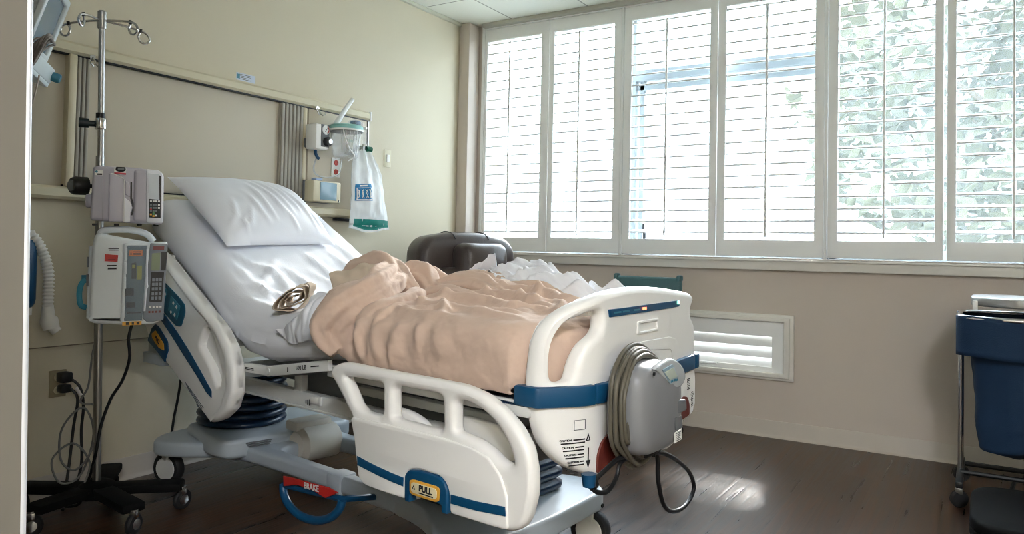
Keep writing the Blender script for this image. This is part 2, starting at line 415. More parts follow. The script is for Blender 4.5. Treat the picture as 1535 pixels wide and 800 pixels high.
# wheeled base
out = mir([(2.37, .12), (2.36, .3), (2.31, .42), (2.22, .48), (2.12, .44), (2.0, .33), (1.88, .26), (1.6, .235), (1.2, .225), (.8, .225), (.6, .225), (.46, .21), (.42, .1)])
hole = mir([(1.72, .04), (1.69, .13), (1.62, .155), (1.2, .155), (.95, .15), (.9, .12), (.88, .04)])
mb = MB().plate([catmull(out, 3), catmull(hole, 3)], .07, Matrix.Translation((0, 0, .13)), .02, 3)
mb.plate([RR([(.272, .46), (.272, 0), (.31, -.385), (.44, -.465), (.70, -.40), (.86, -.225), (.86, .225), (.72, .24), (.62, .27), (.5, .35), (.41, .44), (.35, .50), (.29, .50)], .05, 4)], .074, Matrix.Translation((0, 0, .131)), .014, 3)
mb.plate([RR([(2.3, .30), (1.95, .36), (1.82, .34), (1.79, 0), (1.82, -.34), (1.95, -.36), (2.3, -.3)], .06, 4)], .085, Matrix.Translation((0, 0, .1625)), .022, 3)
base = B(mb, 'base_frame', M_BEDG)
for y in (.19, -.19): B(MB().box((1.2, y, .13), (.09, .09, .082), .012), 'base_sleeve', M_BEDG)
B(MB().tube([(.2715, -.3, .135), (.268, -.3, .135)], .008, 10), 'base_bolt', M_DARKM)
mb = MB()
for k in range(3): mb.box((1.7985 + .004 * (k - 1) * 0, .2, .188 - k * .009), (.012, .12 - k * .012, .003), 0, -.09)
mb.tube([(1.80, .1, .155), (1.793, .1, .155)], .006, 8)
B(mb, 'base_notice', M_INKG, smooth=0)
mb = MB(); mb.tube([(1.74, -.16, .15), (1.74, .02, .15)], .08, 20); mb.tube([(1.74, .02, .15), (1.74, .045, .15)], [.08, .06], 20); mb.box((1.78, -.05, .235), (.1, .2, .05), .015)
B(mb, 'lift_motor', pm('motor_cream', (206, 200, 188), .5))
# bellows over the lift columns
mb = MB(); prof = []
for k in range(7):
    z = .203 + k * .038
    prof += [(.185, z), (.208, z + .009), (.213, z + .018), (.208, z + .028), (.185, z + .037)]
mb.lathe(prof, (2.165, .075, 0), 40); B(mb, 'bellows', M_BLUED, smooth=60)
mb = MB(); rings = []
base_sq = round_poly([(-.21, -.25), (.21, -.25), (.21, .25), (-.21, .25)], .07, 4)
for k in range(7):
    z = .165 + k * .046
    for s_, dz in ((.93, 0), (1.0, .012), (1.01, .022), (1.0, .034), (.93, .044)):
        rings.append([(.64 + p[0] * s_, -.05 + p[1] * s_, z + dz) for p in base_sq])
vs = mb.grid(rings, closed_j=True); mb.bm.faces.new(vs[0]); mb.bm.faces.new(vs[-1]); B(mb, 'bellows', M_BLUED, smooth=60)
# casters
def caster(x, y, ang):
    R = .078; A = Matrix.Translation((x, y, ZF + R)) @ Matrix.Rotation(ang, 4, 'Z') @ Matrix.Rotation(PI / 2, 4, 'X')
    t = MB(); t.lathe([(.05, -.024), (R - .010, -.024), (R - .002, -.016), (R, 0), (R - .002, .016), (R - .010, .024), (.05, .024)], n=32)
    bmesh.ops.transform(t.bm, matrix=A, verts=t.bm.verts[:]); w_ = B(t, 'caster', M_RUBBER)
    t = MB(); t.lathe([(.012, -.03), (.05, -.028), (.054, -.022), (.054, .022), (.05, .028), (.012, .03)], n=28); bmesh.ops.transform(t.bm, matrix=A, verts=t.bm.verts[:])
    t.box((x, y, ZF + .135), (.05, .06, .05), .012); B(t, 'caster_hub', M_FRAMEW, w_)
for x, y, a in ((2.24, .40, .4), (2.24, -.40, -.3), (.345, .38, .2), (.345, -.335, .25)): caster(x, y, a)
# brake pedal
mb = MB(); arc = []
for k in range(15):
    t = PI * (k / 14); arc.append((1.13 + math.cos(t) * .19, .38 + math.sin(t) * .012, .15 - math.sin(t) * .1 + .012 * math.cos(t) * -1))
mb.tube(arc, .016, 10); mb.tube([(.94, .38, .165), (1.32, .38, .135)], .012, 8); mb.tube([(.95, .37, .16), (.95, .25, .14), (.95, .2, .13)], .012, 8)
brk = B(mb, 'brake_pedal', M_BLUE)
mb = MB(); pts = [(1.295, .178), (1.2, .185), (1.0, .197), (.945, .19), (1.02, .155), (1.1, .166), (1.2, .164), (1.29, .14)]
mb.plate([pts], .006, side(.395), .001); B(mb, 'brake_plate', M_RED, brk)
TX = lambda x, y, z, r=0.0: frame((x, y, z), (-math.cos(r), 0, -math.sin(r)), (-math.sin(r) * 1.0, 0, math.cos(r)))  # lettering read from the near side
mb = MB().text('BRAKE', .032, TX(1.105, .4, .176, -.06), .001, bold=.0008); B(mb, 'brake_lettering', M_WHITE, brk, smooth=0)

# main frame
mb = MB()
for y in (.345, -.345):
    mb.box((1.02, y, .482), (1.86, .035, .052), .004); mb.box((1.02, y + (.0 if y > 0 else 0), .452), (1.86, .05, .008), .002)
    mb.box((.55, y, .56), (.7, .03, .03), .004); mb.box((1.27, y, .545), (.05, .03, .1), .004)
mb.box((.16, 0, .50), (.05, .66, .05), .006); mb.box((1.93, 0, .482), (.04, .7, .05), .006); mb.box((.62, 0, .44), (.3, .3, .04), .01); mb.box((2.15, .03, .46), (.35, .35, .05), .012)
mb.box((1.15, .353, .487), (.06, .03, .03), .006); mb.box((1.11, .365, .49), (.018, .014, .035), .004)
B(mb, 'main_frame', M_FRAMEW)
mb = MB(); mb.box((.17, -.02, .567), (.04, .74, .045), .006); mb.box((.14, .25, .465), (.05, .12, .05), .008); mb.box((.2, -.02, .53), (.03, .66, .03), .004); mb.box((.8, 0, .545), (1.1, .6, .10), .01); mb.box((1.6, 0, .53), (.45, .5, .04), .01)
B(mb, 'cross_frame', M_DECK)
mb = MB(); 
for k in range(3): mb.box((1.18 + k * .012, .365, .475), (.005, .002, .022 - k * .004))
B(mb, 'frame_mark', M_INK, smooth=0)
# deck sections
mb = MB(); mb.box((.485, -.015, .637), (.93, .92, .03), .006); mb.box((.485, .445, .634), (.93, .02, .042), .004); mb.box((.485, -.475, .634), (.93, .02, .042), .004); mb.box((.035, -.015, .634), (.022, .92, .042), .004)
B(mb, 'foot_deck', M_FRAMEW)
mb = MB(); mb.box((.3, .41, .646), (.55, .09, .016), .005); mb.box((.5, .425, .648), (.9, .06, .012), .004)
B(mb, 'deck_liner', M_BLUED)
def bar(x0, z0, x1, z1, y, th, hh): 
    m_ = MB(); L_ = math.hypot(x1 - x0, z1 - z0); an = math.atan2(z1 - z0, x1 - x0)
    m_.box(((x0 + x1) / 2, y, (z0 + z1) / 2), (L_ + .02, th, hh), .004, Matrix.Rotation(-an, 4, 'Y')); return m_
for y in (.462, -.492):
    m_ = bar(.93, .655, 1.31, .590, y, .02, .04); m_.lathe([(.012, -.014), (.012, .014)], (1.302, y, .592), 16, Matrix.Rotation(PI / 2, 4, 'X')); B(m_, 'thigh_link', M_FRAMEW)
    m_ = bar(1.31, .590, 1.6, .583, y, .02, .036); m_.lathe([(.024, -.014), (.024, .014)], (1.6, y, .585), 20, Matrix.Rotation(PI / 2, 4, 'X')); B(m_, 'hip_link', M_FRAMEW)
    m_ = bar(1.6, .585, 1.69, .645, y, .02, .036); B(m_, 'back_link', M_FRAMEW)
rot = math.atan2(.655 - .59, -(1.31 - .93))
mb = MB().text('500 LB', .024, TX(1.085, .4730, .630, math.atan2(.065, .38) * -1), .0008, bold=.0); mb.box((1.0, .4725, .645), (.05, .001, .004), 0, Matrix.Rotation(.17, 4, 'Y')); mb.box((1.17, .4725, .613), (.006, .001, .018))
B(mb, 'load_lettering', M_INK, smooth=0)
mb = MB(); mb.box((1.47, .4725, .588), (.13, .001, .003)); mb.box((1.47, .4725, .582), (.13, .001, .003)); mb.lathe([(.009, 0), (.009, .002)], (1.302, .4735, .592), 14, Matrix.Rotation(-PI / 2, 4, 'X'))
B(mb, 'link_notice', M_INK, smooth=0)
mb = MB(); mb.box((1.45, -.015, .58), (.3, .86, .012), .003); mb.box((1.12, -.015, .600), (.4, .86, .012), .003, Matrix.Rotation(math.atan2(.065, .38), 4, 'Y')); B(mb, 'seat_deck', M_DECK)
mb = bar(1.68, .66, 2.34, 1.005, -.015, .9, .03); B(mb, 'back_deck', M_FRAMEW)

# foot siderail, near side, lowered
FR_OUT = [(0.81, 0.65), (0.798, 0.675), (0.76, 0.692), (0.716, 0.696), (0.607, 0.694), (0.461, 0.694), (0.306, 0.694), (0.191, 0.693), (0.109, 0.678), (0.04, 0.65), (-0.019, 0.607), (-0.057, 0.559), (-0.072, 0.501), (-0.074, 0.442), (-0.057, 0.378), (-0.034, 0.345), (-0.001, 0.329), (0.073, 0.328), (0.215, 0.326), (0.243, 0.327), (0.245, 0.349), (0.376, 0.346), (0.377, 0.326), (0.402, 0.324), (0.524, 0.322), (0.598, 0.323), (0.634, 0.341), (0.642, 0.384), (0.657, 0.456), (0.684, 0.526), (0.723, 0.565), (0.776, 0.619)]
FR_A = [(0.733, 0.652), (0.548, 0.654), (0.534, 0.647), (0.531, 0.561), (0.544, 0.55), (0.625, 0.55), (0.662, 0.567), (0.7, 0.614)]
FR_B = [(0.486, 0.643), (0.472, 0.655), (0.285, 0.655), (0.267, 0.645), (0.262, 0.563), (0.273, 0.551), (0.361, 0.55), (0.466, 0.551), (0.483, 0.559)]
FR_C = [(0.217, 0.64), (0.203, 0.651), (0.153, 0.649), (0.099, 0.631), (0.047, 0.599), (0.012, 0.558), (-0.01, 0.513), (0.01, 0.502), (0.044, 0.509), (0.079, 0.53), (0.132, 0.549), (0.186, 0.554), (0.213, 0.56)]
FR_PAN = [(0.679, 0.528), (0.488, 0.535), (0.242, 0.535), (0.14, 0.53), (0.078, 0.515), (0.03, 0.474), (0.006, 0.424), (0.001, 0.337), (0.073, 0.334), (0.215, 0.331), (0.222, 0.395), (0.24, 0.418), (0.27, 0.429), (0.35, 0.43), (0.39, 0.42), (0.408, 0.4), (0.407, 0.328), (0.524, 0.326), (0.598, 0.328), (0.631, 0.346), (0.64, 0.384), (0.655, 0.456)]
rail = MB()
rail.plate([RR(FR_OUT, .018, 3), RR(FR_A, .014), RR(FR_B, .014), RR(FR_C, .016)], .05, side(.524), .019, 3)
sr = B(rail, 'foot_siderail', M_BEDW, smooth=60)
mb = MB().plate([RR(FR_PAN, .012, 3)], .02, side(.546), .005, 2); B(mb, 'siderail_panel', M_BEDW, sr)
for st_ in ([(0.636, 0.412), (0.58, .404), (0.538, 0.399), (.47, .393), (0.414, 0.390), (0.414, 0.364), (.47, .367), (0.537, 0.373), (.58, .378), (0.634, 0.384)], [(0.212, 0.385), (0.109, 0.389), (0.009, 0.398), (0.006, 0.374), (0.109, 0.364), (0.212, 0.360)]):
    B(MB().plate([st_], .003, side(.5568), .0006), 'rail_stripe', M_BLUE, sr)
mb = MB().plate([RR([(0.402, 0.324), (0.404, 0.4), (0.389, 0.418), (0.346, 0.426), (0.267, 0.426), (0.236, 0.417), (0.223, 0.395), (0.22, 0.327), (0.245, 0.327), (0.245, 0.35), (0.378, 0.35), (0.378, 0.325)], .008, 3)], .034, side(.546), .005, 2)
pl = B(mb, 'release_handle', M_BLUE, sr)
mb = MB().plate([RR([(0.376, 0.392), (0.361, 0.398), (0.261, 0.399), (0.249, 0.394), (0.25, 0.36), (0.263, 0.354), (0.362, 0.353), (0.375, 0.358)], .006)], .004, side(.565), .001); B(mb, 'pull_border', M_YEL, pl)
mb = MB().plate([RR([(0.367, 0.386), (0.357, 0.391), (0.266, 0.392), (0.258, 0.387), (0.258, 0.367), (0.267, 0.361), (0.356, 0.360), (0.367, 0.364)], .005)], .003, side(.5672), .0006); B(mb, 'pull_label', M_CREAM, pl)
mb = MB().text('PULL', .025, TX(.305, .5692, .379), .001, bold=.0009); mb.box((.302, .569, .3655), (.06, .0008, .0032)); mb.plate([[(.362, .371), (.348, .371), (.355, .383)], [(.3585, .373), (.3515, .373), (.355, .379)]], .0008, side(.569))
B(mb, 'pull_lettering', M_INK, pl, smooth=0)
# rail linkage behind
mb = MB(); mb.plate([RR([(.62, .565), (.5, .565), (.42, .545), (.38, .5), (.3, .44), (.5, .42), (.6, .48)], .03)], .03, side(.46), .01); mb.plate([RR([(.34, .575), (.26, .58), (.15, .575), (.09, .545), (.05, .50), (.1, .47), (.3, .49)], .03)], .03, side(.44), .01)
mb.box((.3, .41, .5), (.36, .08, .05), .01); B(mb, 'rail_linkage', M_BEDW, sr)

# head siderail, rides on the raised back
HR_OUT = [(2.3, 1.07), (2.2, 1.06), (2.118, 1.03), (2.036, 0.992), (1.878, 0.904), (1.709, 0.813), (1.571, 0.740), (1.493, 0.67), (1.449, 0.583), (1.443, 0.493), (1.478, 0.424), (1.548, 0.376), (1.621, 0.351), (1.644, 0.356), (2.037, 0.549), (2.206, 0.632), (2.246, 0.681), (2.342, 0.805), (2.39, 0.93), (2.36, 1.03)]
HR_H = [(1.742, 0.65), (1.703, 0.725), (1.668, 0.731), (1.634, 0.704), (1.582, 0.633), (1.552, 0.571), (1.559, 0.503), (1.589, 0.501), (1.635, 0.571), (1.696, 0.616)]
mb = MB().plate([RR(HR_OUT, .02, 3), RR(HR_H, .016, 3)], .05, side(.504), .016, 3); hs_ = B(mb, 'head_siderail', M_BEDW, smooth=60)
rim = [(2.118, 1.03), (2.036, 0.992), (1.878, 0.904), (1.709, 0.813), (1.571, 0.740), (1.493, 0.67), (1.449, 0.583), (1.443, 0.493), (1.478, 0.424), (1.548, 0.376), (1.621, 0.353)]
rin = [(1.628, .37), (1.55, .43), (1.508, .52), (1.527, .62), (1.6, .70), (1.69, .757), (1.764, .79), (1.9, .865), (2.03, .94), (2.1, .975)]
mb = MB().plate([RR(rim + rin, .012, 3)], .066, side(.506), .022, 3); B(mb, 'rail_rim', M_BEDW, hs_, smooth=60)
mb = MB().plate([RR([(1.75, .63), (1.70, .74), (1.64, .70), (1.6, .62), (1.58, .5), (1.66, .52)], .01)], .012, side(.49), .003); B(mb, 'grip_pocket', M_BEDW, hs_)
mb = MB().plate([RR([(2.087, 0.912), (1.916, 0.84), (1.867, 0.812), (1.862, 0.778), (1.896, 0.717), (1.939, 0.717), (2.112, 0.792), (2.142, 0.827)], .014)], .005, side(.5305), .001)
kp = B(mb, 'keypad', M_TEAL, hs_)
mb = MB()
for q in ([(2.088, 0.895), (2.027, 0.867), (2.062, 0.798), (2.119, 0.823)], [(1.992, 0.846), (1.903, 0.806), (1.93, 0.743), (2.016, 0.781)]): mb.plate([RR(q, .006)], .003, side(.5335), .0006)
B(mb, 'keypad_pad', M_TEALL, kp)
mb = MB()
for cx, cz in ((2.075, .865), (2.045, .85), (2.095, .83), (1.965, .815), (1.935, .80), (1.985, .775), (1.95, .765)):
    mb.plate([[(cx + .009, cz), (cx, cz + .009), (cx - .009, cz), (cx, cz - .009)]], .001, side(.5355))
B(mb, 'keypad_mark', M_WHITE, kp, smooth=0)
mb = MB().plate([[(2.14, 0.80), (2.076, 0.772), (1.93, 0.692), (1.816, 0.62), (1.72, .553), (1.62, 0.480), (1.618, 0.452), (1.66, 0.468), (1.74, .523), (1.856, 0.593), (1.98, .67), (2.13, 0.757)]], .003, side(.5302), .0006); B(mb, 'rail_stripe', M_BLUE, hs_)
mb = MB().plate([RR([(2.213, 0.629), (2.175, 0.69), (2.141, 0.711), (2.1, 0.698), (2.015, 0.644), (2.004, 0.609), (2.036, 0.548), (2.1, .582)], .01)], .02, side(.524), .005); ph = B(mb, 'release_handle', M_BLUE, hs_)
mb = MB().plate([RR([(2.161, 0.665), (2.127, 0.683), (2.043, 0.631), (2.037, 0.601), (2.087, 0.609), (2.155, 0.647)], .006)], .004, side(.536), .001); B(mb, 'pull_label', M_YEL, ph)
mb = MB().text('PULL', .024, frame((2.098, .5385, .641), (-.87, 0, -.49), (-.49, 0, .87)), .0008, bold=.0008); B(mb, 'pull_lettering', M_INK, ph, smooth=0)
mb = MB()
for k in range(3):
    a, b2 = Vector((1.845 - .01 * k, .5302, .487 - .009 * k)), Vector((1.682 + .012 * k, .5302, .404 - .004 * k)); mb.tube([a, b2], .0018, 4)
B(mb, 'rail_notice', M_INKG, hs_, smooth=0)
mb = MB(); mb.box((2.2, .47, .66), (.16, .06, .2), .01); mb.box((2.2, .49, .545), (.2, .05, .05), .008); mb.box((1.95, .42, .62), (.1, .1, .08), .01); B(mb, 'rail_bracket', M_BEDG, hs_)

# footboard: gently bowed in plan
FW = np.array([-.65, -.528, -.26, .21, .304, .38, .455, .52]); FU = np.array([.045, .03, -.02, -.085, -.088, -.055, 0, .04])
_fw = np.linspace(-.65, .52, 80); _fu = np.interp(_fw, FW, FU)
for _ in range(10): _fu[1:-1] = (_fu[:-2] + 2 * _fu[1:-1] + _fu[2:]) / 4
def bow(w_): return float(np.interp(w_, _fw, _fu))
def FB(mb, name, mat, parent, **k):
    for x in np.linspace(-.56, .45, 34):
        bmesh.ops.bisect_plane(mb.bm, geom=mb.bm.verts[:] + mb.bm.edges[:] + mb.bm.faces[:], plane_co=(0, x, 0), plane_no=(0, 1, 0))
    for v in mb.bm.verts: v.co.x += bow(v.co.y)
    return B(mb, name, mat, parent, **k)
foot = lambda off: frame((off, 0, 0), (0, 1, 0), (0, 0, 1))      # drawing plane (y, z), normal +x
FB_OUT = [(0.1, .5), (0.17, .44), (0.25, .432), (0.307, 0.45), (0.34, 0.464), (0.376, 0.485), (0.405, 0.517), (0.424, 0.551), (0.436, 0.59), (0.444, 0.64), (0.448, 0.682), (0.448, 0.725), (0.445, 0.773), (0.438, 0.826), (0.422, 0.866), (0.397, 0.898), (0.355, 0.925), (0.301, 0.943), (0.226, 0.959), (0.108, 0.968), (-0.025, 0.969), (-0.172, 0.962), (-0.346, 0.947), (-0.49, 0.932), (-0.53, 0.918), (-0.534, 0.9), (-0.510, 0.872), (-0.508, 0.847), (-0.537, 0.824), (-0.553, 0.797), (-0.56, 0.703), (-0.561, 0.585), (-0.565, 0.5), (-0.545, 0.473), (-0.503, 0.467), (-0.44, 0.462), (-0.421, 0.431), (-0.354, 0.405), (-.25, .40), (-.18, .44), (-.1, .5)]
FB_H = [(0.413, 0.80), (0.408, 0.826), (0.392, 0.864), (0.354, 0.889), (0.285, 0.908), (0.252, 0.902), (0.246, 0.868), (0.262, 0.843), (0.311, 0.815), (0.337, 0.780), (0.349, 0.748), (0.358, 0.718), (0.38, 0.710), (0.406, 0.716), (0.413, 0.738)]
mb = MB().plate([catmull(FB_OUT, 3), catmull(FB_H, 3)], .056, foot(.028), .02, 3)
fbd = FB(mb, 'footboard', M_BEDW, bed, smooth=60)
mb = MB(); mb.box((.075, .11, .912), (.06, .3, .05), .012); FB(mb, 'footboard_back', M_BEDW, fbd)
mb = MB(); 
for y0, y1 in ((.293, .462), (-.262, .287), (-.525, -.268), (-.575, -.529)):
    mb.box((.026, (y0 + y1) / 2, .673), (.08 if y1 < .29 else .086, y1 - y0, .057), .008)
FB(mb, 'bumper_strip', M_BLUE, fbd)
mb = MB(); mb.plate([RR([(.222, .91), (-.356, .912), (-.357, .889), (.216, .887)], .003)], .006, foot(-.001), .001); dp = FB(mb, 'display_strip', M_BLUE, fbd)
mb = MB(); mb.box((-.0055, -.03, .9), (.002, .03, .008)); FB(mb, 'red_indicator', pm('led_red', (240, 90, 60), .4, emit=(255, 90, 60), estr=2), dp)
mb = MB(); mb.box((-.0055, -.34, .904), (.002, .014, .012)); FB(mb, 'green_indicator', pm('led_green', (190, 240, 200), .4, emit=(150, 255, 190), estr=2), dp)
mb = MB()
for y, l in ((.17, .05), (.11, .05), (.03, .05)): mb.box((-.0048, y, .899), (.001, l, .005))
FB(mb, 'display_lettering', M_TEALL, dp, smooth=0)
mb = MB(); mb.plate([RR([(.018, .862), (-.153, .862), (-.153, .82), (.018, .82)], .008), RR([(.004, .853), (-.139, .853), (-.139, .828), (.004, .828)], .004)], .008, foot(-.002), .0025); FB(mb, 'clipboard_slot', M_BEDW, fbd)
mb = MB(); mb.plate([RR([(.06, .79), (-.03, .795), (-.26, .79), (-.335, .775), (-.362, .74), (-.352, .70), (-.30, .70), (-.28, .745), (-.03, .765), (.05, .76)], .015)], .006, foot(.0005), .002); FB(mb, 'recess_arch', M_BEDW, fbd)  # added arch standing in for the soft shaded recess behind the pump
for pts in ([(0.272, 0.445), (0.27, 0.5), (0.25, 0.533), (0.21, 0.55), (0.165, 0.55), (0.15, .5), (0.16, 0.455)], [(-0.335, 0.545), (-0.415, 0.561), (-0.463, 0.551), (-0.488, 0.523), (-0.49, 0.482), (-0.335, 0.478)]):
    mb = MB().plate([RR(pts, .012, 3)], .008, foot(-.002), .002); lab(FB(mb, 'bumper_insert', M_REDB, fbd), 'red-brown insert')
mb = MB(); FT = lambda y, z: frame((-.0008, y, z), (0, -1, 0), (0, 0, 1))     # lettering read from beyond the foot end
for k, (y1, n_) in enumerate(((.392, .074), (.386, .066), (.379, .058), (.370, .05))):
    z0 = .551 - k * .0205
    mb.text('CAUTION:', .0072, FT(y1 - .0165, z0), .0008, bold=.0002); mb.box((-.0006, y1 - .036 - (n_ - .036) / 2, z0), (.001, n_ - .038, .0035)); mb.box((-.0006, y1 - n_ / 2 - .001, z0 - .0085), (.001, n_ - .004, .0035))
mb.plate([[(.299, .545), (.315, .545), (.307, .565)], [(.3025, .547), (.3115, .547), (.307, .56)]], .0012, foot(-.0006)); mb.box((-.0006, .306, .50), (.0012, .0035, .05)); mb.plate([[(.298, .49), (.306, .468), (.314, .49)]], .0012, foot(-.0006))
FB(mb, 'caution_notice', M_INK, fbd, smooth=0)
mb = MB().plate([[(.318, .578), (.354, .578), (.354, .606), (.318, .606)], [(.3192, .5792), (.3528, .5792), (.3528, .6048), (.3192, .6048)]], .0012, foot(-.0006)); FB(mb, 'notice_frame', M_INKG, fbd, smooth=0)
mb = MB(); mb.plate([RR([(-.36, .64), (-.545, .64), (-.555, .6), (-.555, .51), (-.5, .5), (-.36, .56)], .006)], .004, foot(-.001), .001); ex = FB(mb, 'id_plate', M_WHITE, fbd)
mb = MB(); rg = random.Random(5)
for c0, z0, n_ in ((-.475, .615, 7), (-.52, .56, 9)):
    for k in range(n_): mb.box((-.0038, c0, z0 - k * .0062), (.001, rg.choice([.018, .026, .03]), rg.choice([.0015, .003])))
FB(mb, 'barcode', M_INK, ex, smooth=0)
# ---------------------------------------------------------------- bedding (bed measure, then carried to the bed's place)
def on_bed(mb, name, mat, smooth=60, sub=0, parent=None):
    o = mb.obj(name, mat, parent, smooth=smooth, sub=sub, M=SB)
    if parent is None: o.location = BED_LOC; o.rotation_euler = (0, 0, BED_RZ)
    return o
def ridge(P, line, width, height, sharp=1.0):
    """a soft crease along a polyline, on an array of 2-D points"""
    d = np.full(P.shape[:-1], 1e9); L = np.array(line, float); acc = np.zeros(len(L)); 
    tpar = np.zeros(P.shape[:-1]); tot = max(len(L) - 1, 1)
    for i in range(len(L) - 1):
        a, b = L[i], L[i + 1]; ab = b - a
        t = np.clip(((P - a) @ ab) / (ab @ ab), 0, 1)
        q = np.linalg.norm(P - (a + t[..., None] * ab), axis=-1)
        m = q < d; d = np.where(m, q, d); tpar = np.where(m, (i + t) / tot, tpar)
    taper = np.sin(np.clip(tpar, .04, .96) * PI) ** .6
    return height * taper * np.exp(-(d / width) ** (2 * sharp))
def nz(P3, s, seed=0):
    out = np.empty(P3.shape[:-1]); f = P3.reshape(-1, 3)
    out.reshape(-1)[:] = [noise.noise(Vector((p[0] * s + seed, p[1] * s - seed * 2, p[2] * s + 3 * seed))) for p in f]
    return out
def normals(V, closed=False):
    du = np.gradient(V, axis=0)
    dv = (np.roll(V, -1, 1) - np.roll(V, 1, 1)) / 2 if closed else np.gradient(V, axis=1)
    n = np.cross(du, dv); return n / (np.linalg.norm(n, axis=-1, keepdims=True) + 1e-9)
def resample(pts, n):
    P = np.array(catmull(pts, 8, False)); s = np.r_[0, np.cumsum(np.linalg.norm(np.diff(P, axis=0), axis=1))]
    t = np.linspace(0, s[-1], n); return np.stack([np.interp(t, s, P[:, k]) for k in range(P.shape[1])], 1)

# mattress under its fitted sheet: centre line of the top along the bed
TOPL = [(.095, .848), (.3, .85), (.7, .85), (1.0, .843), (1.22, .822), (1.38, .812), (1.52, .832), (1.68, .905), (1.9, 1.035), (2.15, 1.17), (2.40, 1.30)]
NL, NT = 150, 96
ctr = resample(TOPL, NL)
tang = np.gradient(ctr, axis=0); tang /= np.linalg.norm(tang, axis=1, keepdims=True)
nrm = np.stack([-tang[:, 1], tang[:, 0]], 1)
def section(hw, th, r, n):
    pts = round_poly([(hw, -th), (hw, 0), (-hw, 0), (-hw, -th)], r, 6); P = np.array(pts + [pts[0]])
    s = np.r_[0, np.cumsum(np.linalg.norm(np.diff(P, axis=0), axis=1))]; t = np.linspace(0, s[-1], n, endpoint=False)
    return np.stack([np.interp(t, s, P[:, k]) for k in range(2)], 1)
sec = section(.455, .185, .075, NT)
V = np.zeros((NL, NT, 3))
for i in range(NL):
    u_ = i / (NL - 1); L_ = 2.52
    e = min(1.0, min(u_, 1 - u_) * L_ / .06); sh = math.sqrt(max(0, 1 - (1 - e) ** 2))
    shr = .86 + .14 * sh
    for j, (w_, t_) in enumerate(sec):
        crown = .016 * (1 - (w_ / .455) ** 2) if t_ > -.06 else 0
        w2 = w_ * (.95 + .05 * sh) - .02; t2 = -.0925 + (t_ + .0925) * shr + crown
        V[i, j] = (ctr[i, 0] + nrm[i, 0] * t2, w2, ctr[i, 1] + nrm[i, 1] * t2)
N_ = normals(V, True)
if N_[NL // 2, :, 2][np.argmax(V[NL // 2, :, 2])] < 0: N_ = -N_
P2 = np.stack([V[..., 0], V[..., 1]], -1)
top = np.clip((N_[..., 2] - .3) / .4, 0, 1)
D = .004 * nz(V, 5, 1) + .0025 * nz(V, 14, 2)
# drawn creases on the sheet, below the pillow and towards the bunched blanket
for line, wd, h in (([(1.93, .33), (1.80, .26), (1.72, .16)], .018, .012), ([(1.88, .37), (1.74, .33), (1.60, .31), (1.5, .34)], .016, .013), ([(1.82, .22), (1.70, .17), (1.58, .2), (1.48, .27)], .017, .014), ([(1.78, .12), (1.66, .07), (1.55, .10)], .015, .012),
                    ([(1.74, .0), (1.64, -.06), (1.55, -.02)], .016, .011), ([(1.9, -.05), (1.75, -.1), (1.6, -.1)], .018, .012), ([(1.9, -.22), (1.76, -.26), (1.62, -.25)], .02, .012), ([(1.98, .38), (1.86, .41), (1.70, .41), (1.55, .40)], .02, .01), ([(1.68, .38), (1.56, .24), (1.42, .18)], .02, .014),
                    ([(2.02, -.30), (1.9, -.34), (1.7, -.36)], .02, .012), ([(1.62, .42), (1.45, .36), (1.3, .34)], .022, .014), ([(1.86, .1), (1.72, .22), (1.62, .36)], .014, .01)):
    D += ridge(P2, line, wd, h) * top
# sheet hanging in shallow level folds along the near side
sd = np.clip((-N_[..., 2] + .55) / .4, 0, 1) * (V[..., 1] > .25)
PS = np.stack([V[..., 0], V[..., 2]], -1)
for line, wd, h in (([(1.75, .80), (1.58, .70), (1.35, .685), (.9, .73)], .013, .016), ([(1.8, .79), (1.62, .665), (1.4, .65), (1.0, .69)], .011, .014), ([(1.72, .72), (1.6, .64), (1.4, .625), (1.1, .66)], .010, .012), ([(1.9, .9), (1.7, .76), (1.5, .74), (1.2, .76)], .016, .010)):
    D += ridge(PS, line, wd, h) * sd
V = V + N_ * D[..., None]
# hem of the sheet sags a little under the bend
sag = np.exp(-((V[..., 0] - 1.42) / .22) ** 2) * np.clip((.72 - V[..., 2]) / .1, 0, 1) * (V[..., 1] > .2)
V[..., 2] -= .006 * sag
mb = MB(); vs = mb.grid(V, closed_j=True); mb.bm.faces.new(vs[0]); mb.bm.faces.new(vs[-1][::-1])
mat_o = tag(on_bed(mb, 'mattress', M_SHEET), 'white mattress in a rumpled fitted sheet on the raised hospital bed', 'mattress')

